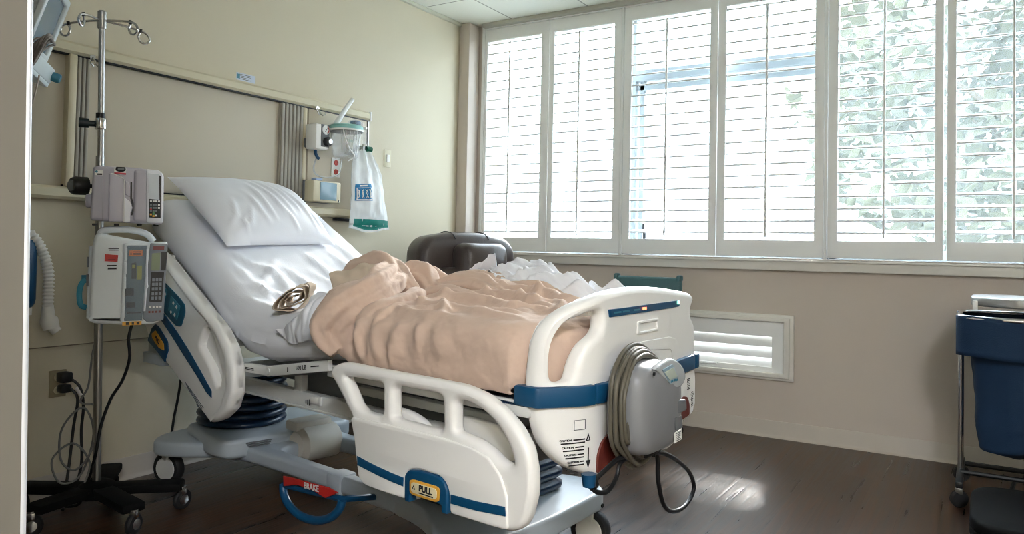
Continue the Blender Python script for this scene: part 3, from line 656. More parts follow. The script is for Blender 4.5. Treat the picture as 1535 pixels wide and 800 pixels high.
# pillow leaning on the raised end
def topz(x): return float(np.interp(x, ctr[:, 0], ctr[:, 1]))
def pillow():
    nu, nv = 66, 46
    # corners (bed measure): far-top, near-top, near-bottom, far-bottom
    A = np.array([2.28, .435, 1.392]); Bc = np.array([1.86, .35, 1.068]); Cc = np.array([1.94, -.29, 1.085]); Dd = np.array([2.33, -.27, 1.385])
    u = np.linspace(0, 1, nu); v = np.linspace(0, 1, nv); Ug, Vg = np.meshgrid(u, v, indexing='ij')      # u: near end to far end, v: top edge to bottom edge
    edge = 1 - .055 * np.sin(PI * Ug) ** 1.0 * 0
    base_ = (A * (1 - Ug[..., None]) + Dd * Ug[..., None]) * (1 - Vg[..., None]) + (Bc * (1 - Ug[..., None]) + Cc * Ug[..., None]) * Vg[..., None]
    mid = base_.mean((0, 1))
    # edges pulled in between the corners
    pull = .05 * ((np.sin(PI * Ug) * np.abs(2 * Vg - 1) ** 3) + (np.sin(PI * Vg) * np.abs(2 * Ug - 1) ** 3))
    flatn = np.cross(Bc - A, Dd - A); flatn /= np.linalg.norm(flatn)
    if flatn[2] < 0: flatn = -flatn
    base_ = base_ + (mid - base_) * pull[..., None] * .8
    f = (np.clip(4 * Ug * (1 - Ug), 0, 1) ** .5) * (np.clip(4 * Vg * (1 - Vg), 0, 1) ** .55)
    P = np.stack([Ug * .66, Vg * .45], -1)
    D = .006 * nz(base_, 6, 5) + .003 * nz(base_, 16, 6)
    for line, wd, h in (([(.30, .08), (.34, .22), (.37, .34)], .010, .014), ([(.33, .06), (.39, .20), (.43, .33)], .009, .013), ([(.37, .07), (.44, .21), (.48, .30)], .010, .014), ([(.41, .06), (.48, .18), (.53, .29)], .010, .012), ([(.27, .14), (.28, .26), (.30, .36)], .012, .014), ([(.46, .05), (.53, .15), (.58, .25)], .012, .012),
                        ([(.04, .38), (.10, .33), (.13, .24)], .010, .013), ([(.06, .41), (.15, .38), (.2, .30)], .010, .013), ([(.22, .2), (.23, .30), (.25, .38)], .012, .012), ([(.54, .26), (.58, .34), (.61, .40)], .010, .012), ([(.58, .22), (.62, .31), (.64, .38)], .009, .010), ([(.35, .25), (.40, .36), (.42, .42)], .009, .010), ([(.5, .2), (.53, .3), (.55, .4)], .011, .011), ([(.12, .42), (.12, .36), (.17, .33)], .008, .010)):
        D += ridge(P, line, wd, h * .9)
    topv = base_ + flatn * ((.115 * f) + D * (f ** .4))[..., None]
    botv = base_ - flatn * (.045 * f)[..., None]
    m_ = MB(); m_.grid(topv); m_.grid(botv, flip=True)
    return m_
mb = pillow(); pil = tag(on_bed(mb, 'pillow', M_SHEET, smooth=75), 'plump white pillow with creased case on the raised head of the bed', 'pillow')

# tan blanket: the drape over the foot half
def blanket():
    cs = [(.462, .668), (.470, .70), (.474, .76), (.468, .815), (.446, .848), (.40, .870), (.25, .880), (0, .890), (-.25, .886), (-.40, .876), (-.46, .852), (-.492, .82), (-.50, .76), (-.495, .70)]
    NA, NB = 170, 150
    S_ = resample(cs, NB)
    x = np.linspace(.018, 1.04, NA)
    V = np.zeros((NA, NB, 3)); V[..., 0] = x[:, None]; V[..., 1] = S_[None, :, 0]; V[..., 2] = S_[None, :, 1]
    x0_ = np.array([bow(q) for q in S_[:, 0]]) + .080
    x1_ = np.where(S_[:, 0] > .36, .90, 1.0)
    V[..., 0] = x0_[None, :] + (x[:, None] - .018) * (x1_[None, :] - x0_[None, :]) / (1.04 - .018)
    # sinks over the foot end
    base_z = V[..., 2].copy()
    k = np.clip((.10 - x) / .085, 0, 1); V[..., 2] = .668 + (V[..., 2] - .668) * (1 - .25 * (1 - np.sqrt(1 - np.minimum(k, .999) ** 2)))[:, None]
    # the lower hem rises towards the head end
    hem = np.clip((S_[:, 1] - .668) / .15, 0, 1)
    lift = np.interp(x, [0, .80, .92, 1.0, 1.04], [0, .004, .012, .03, .05])
    V[..., 2] += np.where(V[..., 1] > .4, (1 - hem)[None, :] * lift[:, None], 0)
    N_ = normals(V)
    if N_[NA // 2, NB // 2, 2] < 0: N_ = -N_
    P2 = V[..., :2]; PS = np.stack([V[..., 0], V[..., 2]], -1)
    topm = np.clip((N_[..., 2] - .35) / .4, 0, 1); sidem = np.clip((.75 - N_[..., 2]) / .4, 0, 1) * (V[..., 1] > .3)
    D = .007 * nz(V, 4.5, 11) * topm + .003 * nz(V, 12, 12) + .004 * nz(V, 5, 13)
    tops = [([(.80, .36), (.66, .30), (.50, .31), (.30, .35), (.12, .37)], .022, .022), ([(.78, .24), (.60, .17), (.42, .18), (.20, .25)], .024, .034), ([(.80, .12), (.64, .04), (.46, .05), (.28, .12), (.10, .18)], .026, .04),
            ([(.82, -.02), (.66, -.08), (.50, -.10), (.32, -.04), (.2, .03)], .03, .05), ([(.80, -.15), (.66, -.2), (.5, -.22), (.36, -.2)], .032, .058), ([(.6, .39), (.5, .35), (.42, .36)], .016, .018), ([(.56, .27), (.46, .36), (.42, .40)], .014, .016),
            ([(.30, .12), (.22, .08), (.14, .13), (.08, .26)], .02, .03), ([(.26, .02), (.18, .0), (.10, .06)], .022, .026), ([(.3, .25), (.2, .20), (.1, .22)], .016, .02), ([(.66, .10), (.62, .22), (.64, .34)], .022, .02), ([(.72, .38), (.56, .41), (.34, .41)], .016, .012),
            ([(.78, -.28), (.62, -.31), (.46, -.30), (.36, -.33)], .036, .062), ([(.62, -.13), (.58, -.02), (.56, .06)], .02, .026), ([(.44, -.14), (.38, .0), (.36, .1)], .02, .022), ([(.36, .3), (.26, .31), (.16, .30)], .012, .014)]
    for l_, wd, h in tops: D += ridge(P2, l_, wd, h * 1.25) * topm
    D -= ridge(P2, [(.79, .42), (.79, .30), (.82, .18), (.84, .0)], .03, .035) * topm
    sides = [([(.62, .87), (.66, .78), (.64, .70)], .035, .016), ([(.73, .87), (.745, .78), (.72, .69)], .028, .02), ([(.52, .87), (.56, .80), (.55, .72)], .03, .012), ([(.44, .88), (.46, .83), (.45, .76)], .022, .011), ([(.34, .87), (.36, .80), (.35, .72)], .05, .008), 
             ([(.70, .69), (.68, .73), (.7, .77)], .014, .008), ([(.58, .68), (.57, .73), (.59, .78)], .018, .008)]
    for l_, wd, h in sides: D += ridge(PS, l_, wd * .85, h * 1.5) * sidem
    D -= ridge(PS, [(.79, .88), (.80, .82), (.80, .76), (.79, .71)], .016, .022) * sidem
    V = V + N_ * D[..., None]
    drop = np.stack([np.concatenate([V[0][:, :1] - .012 * math.sin(PI * q), V[0][:, 1:2] * (1 - .0 * q), .69 + np.maximum(V[0][:, 2:] - .69, 0) * (1 - q) + np.minimum(V[0][:, 2:] - .69, 0)], 1) for q in np.linspace(1, .03, 26)])
    return np.concatenate([drop, V])
mb = MB(); VB = blanket()
# give the drape a thickness so that the folds lying on it flow into one cloth
NBk = normals(VB)
if NBk[80, 75, 2] < 0: NBk = -NBk
NBk[:26] = (-1, 0, 0); lowc = VB[30, :, 2] < .71
NBk[:30, lowc & (VB[30, :, 1] > 0)] = (0, 1, 0); NBk[:30, lowc & (VB[30, :, 1] < 0)] = (0, -1, 0)
VI = VB - NBk * .012
mb.grid(VB); mb.grid(VI, flip=True)
for e_ in (0, -1):
    mb.grid([VB[e_], VI[e_]]); mb.grid([VB[:, e_], VI[:, e_]])
def roll(path, rads, flutes, seed, n=44, m=80, amp=.16, squash=1.0, tws=0.0):
    pts = resample(path, m); R = np.interp(np.linspace(0, 1, m), np.linspace(0, 1, len(rads)), rads)
    T = np.gradient(pts, axis=0); T /= np.linalg.norm(T, axis=1, keepdims=True)
    x = np.array([1.0, 0, 0]) if abs(T[0][0]) < .8 else np.array([0, 1.0, 0]); rows = []
    for i in range(m):
        x = x - T[i] * (x @ T[i]); x /= np.linalg.norm(x); y = np.cross(T[i], x); row = []
        for j in range(n):
            a = 2 * PI * j / n; q = abs(math.sin(flutes * .5 * a + seed + tws * i / m + .5 * noise.noise(Vector((a, i / m * 3, seed))))) ** .5
            k = 1 + amp * (q - .6) * 2.4 + .5 * amp * math.sin((flutes * 2 + 1) * a + seed * 2.3 - tws * 1.6 * i / m) + .25 * noise.noise(Vector((math.cos(a) * 1.5, math.sin(a) * 1.5, i / m * 5 + seed)))
            row.append(pts[i] + (x * math.cos(a) + y * math.sin(a) * squash) * R[i] * k)
        rows.append(row)
    return rows
def add_roll(b, rows):
    vs = b.grid(rows, closed_j=True); b.bm.faces.new(vs[0]); b.bm.faces.new(vs[-1][::-1])
# the hill of blanket at the head edge, the thick fold hanging from it, and the long folds behind
for path, rads, fl, sd_, am, tw in (
    ([(1.30, .16, .915), (1.21, .13, .95), (1.12, .11, .965), (1.02, .10, .95), (.93, .11, .925), (.86, .12, .90)], [.028, .06, .076, .072, .052, .025], 4, .4, .16, 1.5),
    ([(1.05, .11, .955), (.94, .2, .945), (.865, .30, .925), (.845, .38, .90), (.87, .448, .86), (.905, .478, .80), (.895, .480, .755), (.865, .462, .715)], [.05, .062, .062, .064, .070, .074, .066, .04], 4, 1.1, .15, 1.8),
    ([(.755, .458, .71), (.76, .464, .75), (.758, .452, .82), (.745, .40, .862), (.745, .32, .878), (.78, .22, .89), (.83, .13, .90)], [.018, .024, .028, .030, .032, .034, .03], 2, 1.7, .14, 1.0),
    ([(.675, .455, .70), (.675, .462, .76), (.67, .45, .83), (.66, .38, .866), (.65, .28, .88)], [.014, .02, .024, .022, .012], 2, 2.7, .14, .6),
    ([(1.25, -.10, .92), (1.15, -.12, .945), (1.04, -.13, .94), (.94, -.12, .92), (.86, -.10, .905)], [.035, .055, .055, .04, .02], 3, 2.6, .16, 1.2),
    ([(1.16, .0, .93), (1.05, -.03, .95), (.96, -.02, .94), (.88, .02, .91)], [.04, .06, .055, .025], 3, 3.3, .18, 1.6),
    ([(.93, -.02, .905), (.83, -.05, .93), (.72, -.07, .93), (.60, -.05, .91), (.46, .0, .89)], [.025, .048, .044, .026, .012], 3, 4.0, .18, 1.4),
    ([(.88, .06, .90), (.78, .06, .908), (.66, .07, .905), (.5, .11, .892)], [.02, .03, .026, .012], 2, 4.6, .16, 1.0),
    ([(1.10, -.27, .92), (.96, -.28, .935), (.82, -.27, .935), (.68, -.26, .915), (.52, -.22, .89)], [.035, .05, .048, .03, .012], 3, 5.1, .17, 1.2),
    ([(.82, -.16, .92), (.7, -.17, .925), (.56, -.14, .905), (.4, -.08, .888)], [.025, .036, .026, .01], 2, 6.1, .18, .9),
    ([(1.06, -.40, .89), (.92, -.41, .92), (.78, -.42, .925), (.64, -.43, .91), (.50, -.44, .87)], [.03, .048, .05, .04, .02], 3, 6.9, .15, 1.2)):
    add_roll(mb, roll(path, rads, fl, sd_, amp=am, tws=tw))
blk = tag(on_bed(mb, 'blanket', M_BLANK, smooth=180), 'rumpled tan blanket bunched over the foot half of the hospital bed', 'blanket')
md = blk.modifiers.new('r', 'REMESH'); md.mode = 'VOXEL'; md.voxel_size = .0045; md.use_smooth_shade = True
md = blk.modifiers.new('s', 'SMOOTH'); md.factor = .5; md.iterations = 3
tx = bpy.data.textures.new('weave_creases', 'CLOUDS'); tx.noise_scale = .09; tx.noise_depth = 2
md = blk.modifiers.new('d', 'DISPLACE'); md.texture = tx; md.strength = .010; md.mid_level = .5; md.texture_coords = 'LOCAL'
tx = bpy.data.textures.new('fine_creases', 'CLOUDS'); tx.noise_scale = .03; tx.noise_depth = 3
md = blk.modifiers.new('e', 'DISPLACE'); md.texture = tx; md.strength = .0055; md.mid_level = .5; md.texture_coords = 'LOCAL'
# its rolled cuff, open end showing the coiled hem
mb = MB()
add_roll(mb, roll([(1.02, .14, .955), (1.06, .20, .945), (1.10, .255, .93), (1.135, .30, .912)], [.055, .060, .060, .056], 2, .9, amp=.08, m=30))
cf = on_bed(mb, 'blanket_cuff', M_CUFF, smooth=80, parent=blk)
mb = MB(); rows = []
ax0, ax1 = np.array([1.262, .405, .869]), np.array([1.372, .305, .868]); dax = (ax1 - ax0) / np.linalg.norm(ax1 - ax0)
lx = np.array([-.50, -.70, .52]); lx -= dax * (lx @ dax); lx /= np.linalg.norm(lx); ly = np.cross(lx, dax); ly /= np.linalg.norm(ly)
for i in range(16):
    t = i / 15; row = []
    for j in range(150):
        a = j / 149 * 2 * PI * 3.1; r = .012 + .062 * (j / 149) ** .85
        k = 1 + .09 * math.sin(3.3 * a + 1) + .2 * noise.noise(Vector((a * 1.3, t * 1.5, 2)))
        c = ax0 * (1 - t) + ax1 * t - dax * (.035 * noise.noise(Vector((a * 1.1, 5, 1)))) * (1 - t)
        row.append(c + (lx * math.cos(a) * 1.16 + ly * math.sin(a) * .62) * r * k)
    rows.append(row)
mb.grid(rows); o_ = on_bed(mb, 'rolled_hem', M_CUFF, smooth=80, parent=blk)
md = o_.modifiers.new('t', 'SOLIDIFY'); md.thickness = .004

# white top sheet: crumpled along the far edge and pulled out under the cuff
mb = MB()
def ribbon(path, wid, seed, m=70, n=46, amp=.02, lean=(0, 1, .5)):
    pts = resample(path, m); W = np.interp(np.linspace(0, 1, m), np.linspace(0, 1, len(wid)), wid); rows = []
    ln = np.array(lean, float); ln /= np.linalg.norm(ln)
    for i in range(m):
        row = []
        for j in range(n):
            t = j / (n - 1) - .5; p = pts[i] + ln * t * 2 * W[i]
            a = amp * (noise.noise(Vector((i / m * 5 + seed, t * 3.2, seed))) + .7 * noise.noise(Vector((i / m * 11, t * 6 + seed, 2))) + .45 * abs(noise.noise(Vector((i / m * 16, t * 12, seed + 4)))))
            p = p + np.array([.3 * a, .2 * a, a + .5 * W[i] * (1 - (2 * t) ** 2)]); row.append(p)
        rows.append(row)
    return rows
mb.grid(ribbon([(.90, -.36, .945), (.82, -.37, .975), (.74, -.37, .955), (.64, -.36, .93), (.52, -.35, .912), (.36, -.33, .895), (.2, -.32, .885), (.10, -.31, .88)], [.06, .13, .15, .14, .12, .10, .08, .05], 1.3, amp=.055, lean=(-.1, 1, -.10)))
# upright folded corner beside the recliner
mb.grid(ribbon([(1.06, -.34, .93), (.99, -.36, .95), (.93, -.37, .965), (.875, -.36, .965)], [.02, .05, .075, .10], 4.2, m=36, n=26, amp=.012, lean=(-.05, .25, 1)))
# pulled out under the cuff on the near side
def patch_surf(ctrl, n, amp, seed):
    C_ = [resample(r_, n) for r_ in ctrl]; C_ = np.array(C_); cols = np.stack([resample([tuple(C_[k, j]) for k in range(len(ctrl))], n) for j in range(n)], 1)
    for i in range(n):
        for j in range(n):
            p = cols[i, j]; a = amp * (noise.noise(Vector((p[0] * 14 + seed, p[1] * 14, p[2] * 14))) + .8 * abs(noise.noise(Vector((p[0] * 30, p[1] * 16 + seed, p[2] * 12)))) - .3)
            cols[i, j] = p + np.array([-.2 * a, .8 * a, .5 * a])
    return cols
mb.grid(patch_surf([[(1.16, .355, .905), (1.09, .345, .905), (1.02, .36, .90)], [(1.13, .41, .88), (1.07, .42, .875), (1.0, .43, .87)], [(1.125, .446, .84), (1.07, .455, .83), (1.0, .47, .82)], [(1.19, .460, .79), (1.11, .467, .765), (1.0, .48, .765)], [(1.28, .459, .75), (1.165, .467, .712), (1.0, .478, .74)]], 44, .024, 2.2))
# the flat run hidden beneath the blanket
mb.grid([[(x_, y_, .853 + .012 * (1 - (y_ / .4) ** 2)) for y_ in np.linspace(-.36, .3, 12)] for x_ in np.linspace(.15, 1.15, 12)])
ts = tag(on_bed(mb, 'top_sheet', M_SHEET, smooth=80), 'crumpled white top sheet kicked out along the far side of the tan blanket', 'sheet')
md = ts.modifiers.new('t', 'SOLIDIFY'); md.thickness = .002
# ---------------------------------------------------------------- headwall rail unit (on the left wall; x out of the wall, y along it)
XF = -3.26
M_RAIL = pm('rail_cream', (202, 194, 166), .45, var=.02)
M_PANEL = pm('headwall_panel', (192, 184, 166), .6, var=.02, scale=4)
M_RIB = pm('rib_grey', (158, 154, 142), .5, var=.03)
hwl = thing('headwall_unit', 'long cream rail unit mounted on the wall above the bed head', 'headwall', (XW, 2.4, 1.25))
def H(mb, name, mat, parent=hwl, smooth=38): return mb.obj(name, mat, parent, smooth=smooth, M=Matrix.Translation((-XW, -2.4, -1.25)))
d = XF - XW
mb = MB().box((XW + .015, 2.45, 1.58), (.03, 2.18, .56), .004); H(mb, 'back_panel', M_PANEL)
def railbar(name, y0, y1, z0, z1, dep):
    prof = [(XW, z0), (XW + dep - .012, z0), (XW + dep, z0 + .012), (XW + dep, z1 - .010), (XW + dep - .010, z1), (XW, z1)]
    b = MB(); vs = b.grid([[(q[0], y, q[1]) for q in prof] for y in (y0, y1)], closed_j=True); b.bm.faces.new(vs[0]); b.bm.faces.new(vs[1][::-1])
    return H(b, name, M_RAIL, smooth=30)
tr_ = railbar('top_rail', 1.35, 3.545, 1.866, 1.918, d)
H(MB().box((XW + d / 2, 3.552, 1.892), (d + .006, .016, .06), .005), 'rail_end_cap', M_WHITE)
H(MB().box((XW + .045, 2.45, 1.862), (.02, 2.18, .007), .002), 'rail_track', M_DARKM)
railbar('bottom_rail', 1.35, 3.42, 1.252, 1.306, d)
H(MB().box((XW + .04, 2.3, 1.311), (.012, 1.2, .006), .001), 'bottom_track', M_DARKM)
def ribbed(y0, y1, n, name, mat):
    b = MB(); w_ = (y1 - y0) / n
    for k in range(n): b.box((XW + .04, y0 + w_ * (k + .5), 1.585), (.034, w_ * .72, .55), .005)
    b.box((XW + .03, (y0 + y1) / 2, 1.585), (.03, y1 - y0, .55))
    return H(b, name, mat)
ribbed(1.744, 1.80, 3, 'ribbed_post', M_RIB); ribbed(2.845, 3.005, 6, 'ribbed_post', M_RIB)
H(MB().box((XW + .04, 1.722, 1.585), (.05, .036, .56), .008), 'side_post', M_RAIL)
H(MB().box((XW + .030, 3.024, 1.585), (.042, .028, .56), .008), 'side_post', M_RAIL)
H(MB().box((XW + .03, 3.285, 1.56), (.045, .48, .6), .004), 'outlet_panel', M_PANEL)
H(MB().box((XW + .03, 3.537, 1.56), (.05, .012, .6), .002), 'end_strip', M_STEEL)
H(MB().box((XW + .03, 3.37, 1.238), (.035, .16, .016), .003), 'lower_bracket', M_DARKM)
H(MB().lathe([(.006, 0), (.006, .004)], (XW + .0525, 3.27, 1.36), 12, Matrix.Rotation(PI / 2, 4, 'Y')), 'jack', M_BLACK)
def outlet_face(parent, y, z, col, H_, xs, n=2, pc=None):
    o = H_(MB().box((xs, y, z), (.006, .07, .114), .003), 'cover_plate', pc or M_WHITE, parent)
    b = MB()
    for dz in ((.027, -.027) if n == 2 else (0,)): b.lathe([(.017, 0), (.016, .003)], (xs + .003, y, z + dz), 18, Matrix.Rotation(PI / 2, 4, 'Y'))
    so = H_(b, 'socket', col, o); b = MB()
    for dz in (.027, -.027):
        for dy in (-.006, .006): b.box((xs + .0065, y + dy, z + dz + .003), (.001, .002, .008))
        b.box((xs + .0065, y, z + dz - .008), (.001, .004, .004))
    H_(b, 'slots', M_BLACK, so, smooth=0)
    return o
outlet_face(hwl, 3.262, 1.545, pm('socket_red', (188, 62, 48), .5), H, XW + .056)
# hooks under the top rail
def hook(y):
    b = MB(); b.tube([(XF + .002, y, 1.868), (XF + .022, y, 1.85), (XF + .026, y, 1.835), (XF + .034, y - .012, 1.824), (XF + .036, y - .026, 1.834), (XF + .034, y - .03, 1.848)], .0035, 8)
    b.tube([(XF + .026, y, 1.835), (XF + .034, y + .012, 1.824), (XF + .036, y + .026, 1.834), (XF + .034, y + .03, 1.848)], .0035, 8)
    b.lathe([(.012, 0), (.012, .004)], (XF, y, 1.868), 16, Matrix.Rotation(PI / 2, 4, 'Y'))
    return b
H(hook(1.80), 'rail_hook', M_CHROME); H(hook(3.10), 'rail_hook', M_CHROME)

# wall bits
def on_wall(name, label, cat, y, z, x=XW): return thing(name, label, cat, (x, y, z))
sw = on_wall('light_switch', 'small cream switch plate on the wall right of the hanging plastic bag', 'switch', 3.78, 1.659)
MB().box((.003, 0, 0), (.006, .068, .115), .003).obj('cover_plate', M_RAIL, sw); MB().box((.008, 0, 0), (.008, .024, .05), .002).obj('rocker', M_WHITE, sw)
st = on_wall('wall_sticker', 'small printed sticker stuck on the wall just above the headwall rail', 'sticker', 2.647, 1.958)
MB().box((.001, 0, 0), (.002, .122, .04), .0008).obj('sticker_sheet', pm('sticker_blue', (196, 206, 222), .5), st)
b = MB()
for k in range(4): b.box((.0024, -.01 + .006 * (k % 2), .012 - k * .008), (.0008, .075 - .01 * (k % 3), .003))
b.obj('sticker_print', M_INKG, st, smooth=0); MB().box((.0024, -.048, 0), (.0008, .016, .024)).obj('sticker_mark', M_TEALL, st, smooth=0)
wo = on_wall('wall_outlet', 'low wall outlet with black plugs behind the drip stand', 'outlet', 1.735, .475)
def WO(mb, name, mat, parent=wo, smooth=38): return mb.obj(name, mat, parent, smooth=smooth, M=Matrix.Translation((-XW, -1.735, -.475)))
outlet_face(wo, 1.735, .475, M_RAIL, WO, XW + .004, 2, pm('outlet_beige', (150, 140, 114), .5))
pg = thing('power_plug', 'black right-angle plugs pushed into the low wall outlet, cords hanging to the floor', 'plug', (XW, 1.735, .475))
def PG(mb, name, mat, parent=pg): return mb.obj(name, mat, parent, M=Matrix.Translation((-XW, -1.735, -.475)))
PG(MB().box((XW + .034, 1.747, .503), (.05, .05, .045), .01).box((XW + .03, 1.75, .455), (.044, .045, .036), .01), 'plug_body', M_BLACK)
PG(MB().tube(catmull([(XW + .05, 1.765, .495), (XW + .075, 1.79, .46), (XW + .08, 1.805, .38), (XW + .08, 1.80, .28), (XW + .09, 1.80, .14), (XW + .10, 1.77, .03), (XW + .2, 1.72, .012)], 6, False), .006, 8)
   .tube(catmull([(XW + .05, 1.765, .455), (XW + .07, 1.785, .41), (XW + .065, 1.775, .3), (XW + .07, 1.76, .15), (XW + .10, 1.73, .03), (XW + .22, 1.66, .012)], 6, False), .006, 8), 'cord', M_BLACK)
PG(MB().tube([(XW + .066, 1.782, .46), (XW + .078, 1.797, .425)], .0085, 10), 'cord_label', M_WHITE)

# ---------------------------------------------------------------- suction set and oxygen on the outlet panel
XE = XW + .055
rg_ = thing('suction_regulator', 'white suction regulator with round gauge on the headwall panel', 'regulator', (XE, 3.05, 1.69))
def E(mb, name, mat, parent, o, smooth=45): return mb.obj(name, mat, parent, smooth=smooth, M=Matrix.Translation(-Vector(o)))
ro = (XE, 3.05, 1.69); RY = Matrix.Rotation(PI / 2, 4, 'Y')
E(MB().box((XE + .06, 3.052, 1.692), (.085, .095, .14), .008), 'regulator_body', M_WHITE, rg_, ro)
E(MB().box((XE + .016, 3.03, 1.66), (.03, .05, .05), .006).lathe([(.016, .001), (.016, .06)], (XE, 3.035, 1.64), 16, RY), 'wall_adapter', M_INKG, rg_, ro)
gf = E(MB().box((XE + .103, 3.072, 1.70), (.006, .062, .125), .003), 'gauge_plate', M_INKG, rg_, ro)
E(MB().lathe([(.026, 0), (.026, .006), (.022, .007)], (XE + .105, 3.072, 1.732), 28, RY), 'dial', M_WHITE, gf, ro)
b = MB(); c0 = Vector((XE + .1125, 3.072, 1.732))
for k in range(16):
    a = -1.2 + k * .16; b.box(c0 + Vector((0, math.cos(a) * .019, math.sin(a) * .019)), (.0012, .005, .005))
E(b, 'dial_scale', M_RED, gf, ro, 0); E(MB().tube([c0 + Vector((.001, .007, .010)), c0 + Vector((.001, -.010, -.012))], .0012, 6), 'needle', M_BLACK, gf, ro)
E(MB().lathe([(.027, 0), (.027, .018), (.023, .022)], (XE + .105, 3.082, 1.668), 26, RY), 'knob', M_BLACK, rg_, ro)
E(MB().lathe([(.017, 0), (.015, .012)], (XE + .127, 3.082, 1.668), 20, RY), 'knob_cap', M_STEEL, rg_, ro)
E(MB().tube(catmull([(XE + .05, 3.052, 1.622), (XE + .055, 3.05, 1.60), (XE + .06, 3.058, 1.58), (XE + .065, 3.068, 1.572)], 4, False), .009, 10), 'blue_connector', M_BLUE, rg_, ro)
E(MB().tube(catmull([(XE + .06, 3.06, 1.59), (XE + .03, 3.062, 1.53), (XE + .03, 3.08, 1.485), (XE + .07, 3.13, 1.47), (XE + .09, 3.2, 1.50), (XE + .09, 3.22, 1.58)], 6, False), .0045, 8), 'vacuum_tube', clear_mat('clear_tube', (230, 235, 238), .45, .2), rg_, ro)
M_CLEAR = clear_mat('clear_plastic', (240, 244, 246), .78, .08)
cn = thing('suction_canister', 'clear plastic suction canister with pale green lid beside the gauge', 'canister', (XE, 3.225, 1.6)); co = (XE, 3.225, 1.6)
c = (XE + .115, 3.225)
E(MB().lathe([(.06, 1.585), (.072, 1.60), (.082, 1.66), (.09, 1.755), (.087, 1.755), (.078, 1.66), (.068, 1.605), (.02, 1.60)], (c[0], c[1], 0), 36), 'jar', M_CLEAR, cn, co)
E(MB().lathe([(.04, 1.782), (.09, 1.778), (.097, 1.772), (.097, 1.752), (.09, 1.750), (.085, 1.752)], (c[0], c[1], 0), 40), 'lid', pm('lid_green', (130, 186, 180), .35), cn, co)
E(MB().box((c[0] + .02, c[1] + .055, 1.80), (.05, .05, .028), .01), 'blue_port', M_BLUE, cn, co)
E(MB().box((c[0] + .02, c[1] + .055, 1.795), (.064, .075, .044), .014), 'port_cover', M_CLEAR, cn, co)
E(MB().tube([(c[0] - .01, c[1] - .075, 1.775), (c[0] + .0, c[1] - .02, 1.86), (c[0] + .0, c[1] + .045, 1.94)], [.016, .014, .012], 14), 'suction_wand', pm('wand_white', (236, 240, 242), .35), cn, co)
b = MB()
for k in range(6):
    a = -1.1 + k * .28; b.tube([(c[0] + math.cos(a) * .0865, c[1] + math.sin(a) * .0865, 1.74), (c[0] + math.cos(a) * .0735, c[1] + math.sin(a) * .0735, 1.62)], .002, 5)
b.tube(catmull([(c[0] + .05, c[1] - .075, 1.75), (c[0] + .07, c[1] - .085, 1.71), (c[0] + .075, c[1] - .05, 1.64), (c[0] + .07, c[1], 1.6), (c[0] + .05, c[1] - .03, 1.57)], 5, False), .004, 8)
E(b, 'jar_ribs', M_WHITE, cn, co)
E(MB().box((XE + .021, 3.225, 1.76), (.04, .06, .03), .006).lathe([(.1, 1.742), (.1, 1.752), (.094, 1.752), (.094, 1.742)], (c[0], c[1], 0), 36), 'canister_bracket', M_WHITE, cn, co)
fm = thing('oxygen_flowmeter', 'clear tube oxygen flowmeter with green fitting at the panel end', 'flowmeter', (XE, 3.43, 1.66)); fo = (XE, 3.43, 1.66); yf, xf = 3.435, XE + .06
E(MB().box((XE + .045, yf - .01, 1.672), (.07, .036, .036), .006).box((XE + .011, yf - .02, 1.67), (.02, .06, .07), .004), 'valve_block', M_STEEL, fm, fo)
E(MB().tube([(xf + .01, yf - .005, 1.685), (xf + .01, yf - .005, 1.80)], .013, 16), 'flow_tube', M_CLEAR, fm, fo)
E(MB().tube([(xf + .01, yf - .005, 1.79), (xf + .01, yf - .005, 1.803)], .0135, 16).tube([(xf + .01, yf - .005, 1.69), (xf + .01, yf - .005, 1.70)], .0135, 16), 'tube_cap', M_WHITE, fm, fo)
E(MB().tube([(xf + .02, yf + .0, 1.672), (xf + .03, yf + .035, 1.672)], .017, 14), 'green_knob', pm('oxygen_green', (18, 96, 74), .4), fm, fo)
E(MB().tube([(xf + .01, yf - .012, 1.655), (xf + .01, yf - .012, 1.63), (xf + .01, yf - .012, 1.60)], [.013, .012, .006], 14), 'barbed_outlet', pm('oxygen_green_light', (40, 140, 108), .4), fm, fo)
gb = thing('gas_outlets', 'pair of small medical gas outlets with green label on the panel', 'outlet', (XE, 3.36, 1.68))
MB().box((.01, 0, .02), (.02, .05, .06), .004).obj('outlet_box', M_CREAM, gb); MB().box((.021, 0, .035), (.002, .045, .016)).obj('green_label', pm('label_green', (40, 130, 90), .5), gb); MB().box((.014, 0, -.03), (.03, .05, .04), .006).obj('latch', M_BLACK, gb)
# nurse-call display
tv = thing('bedside_monitor', 'small cream box with grey-blue screen low on the headwall panel', 'monitor', (XE, 3.117, 1.387)); vo = (XE, 3.117, 1.387)
E(MB().box((XE + .05, 3.117, 1.387), (.075, .216, .12), .008), 'housing', M_RAIL, tv, vo); E(MB().box((XE + .010, 3.115, 1.387), (.018, .22, .126), .006), 'wall_mount', M_INKG, tv, vo)
E(MB().box((XE + .088, 3.124, 1.39), (.004, .128, .1), .001), 'screen', pm('screen_dim', (122, 150, 164), .15), tv, vo)
E(MB().box((XE + .089, 3.205, 1.338), (.004, .006, .012)), 'button', M_BLACK, tv, vo)
E(MB().box((XE + .06, 3.06, 1.455), (.04, .05, .014), .003), 'paper_tag', pm('tag_blue', (150, 172, 206), .5), tv, vo)
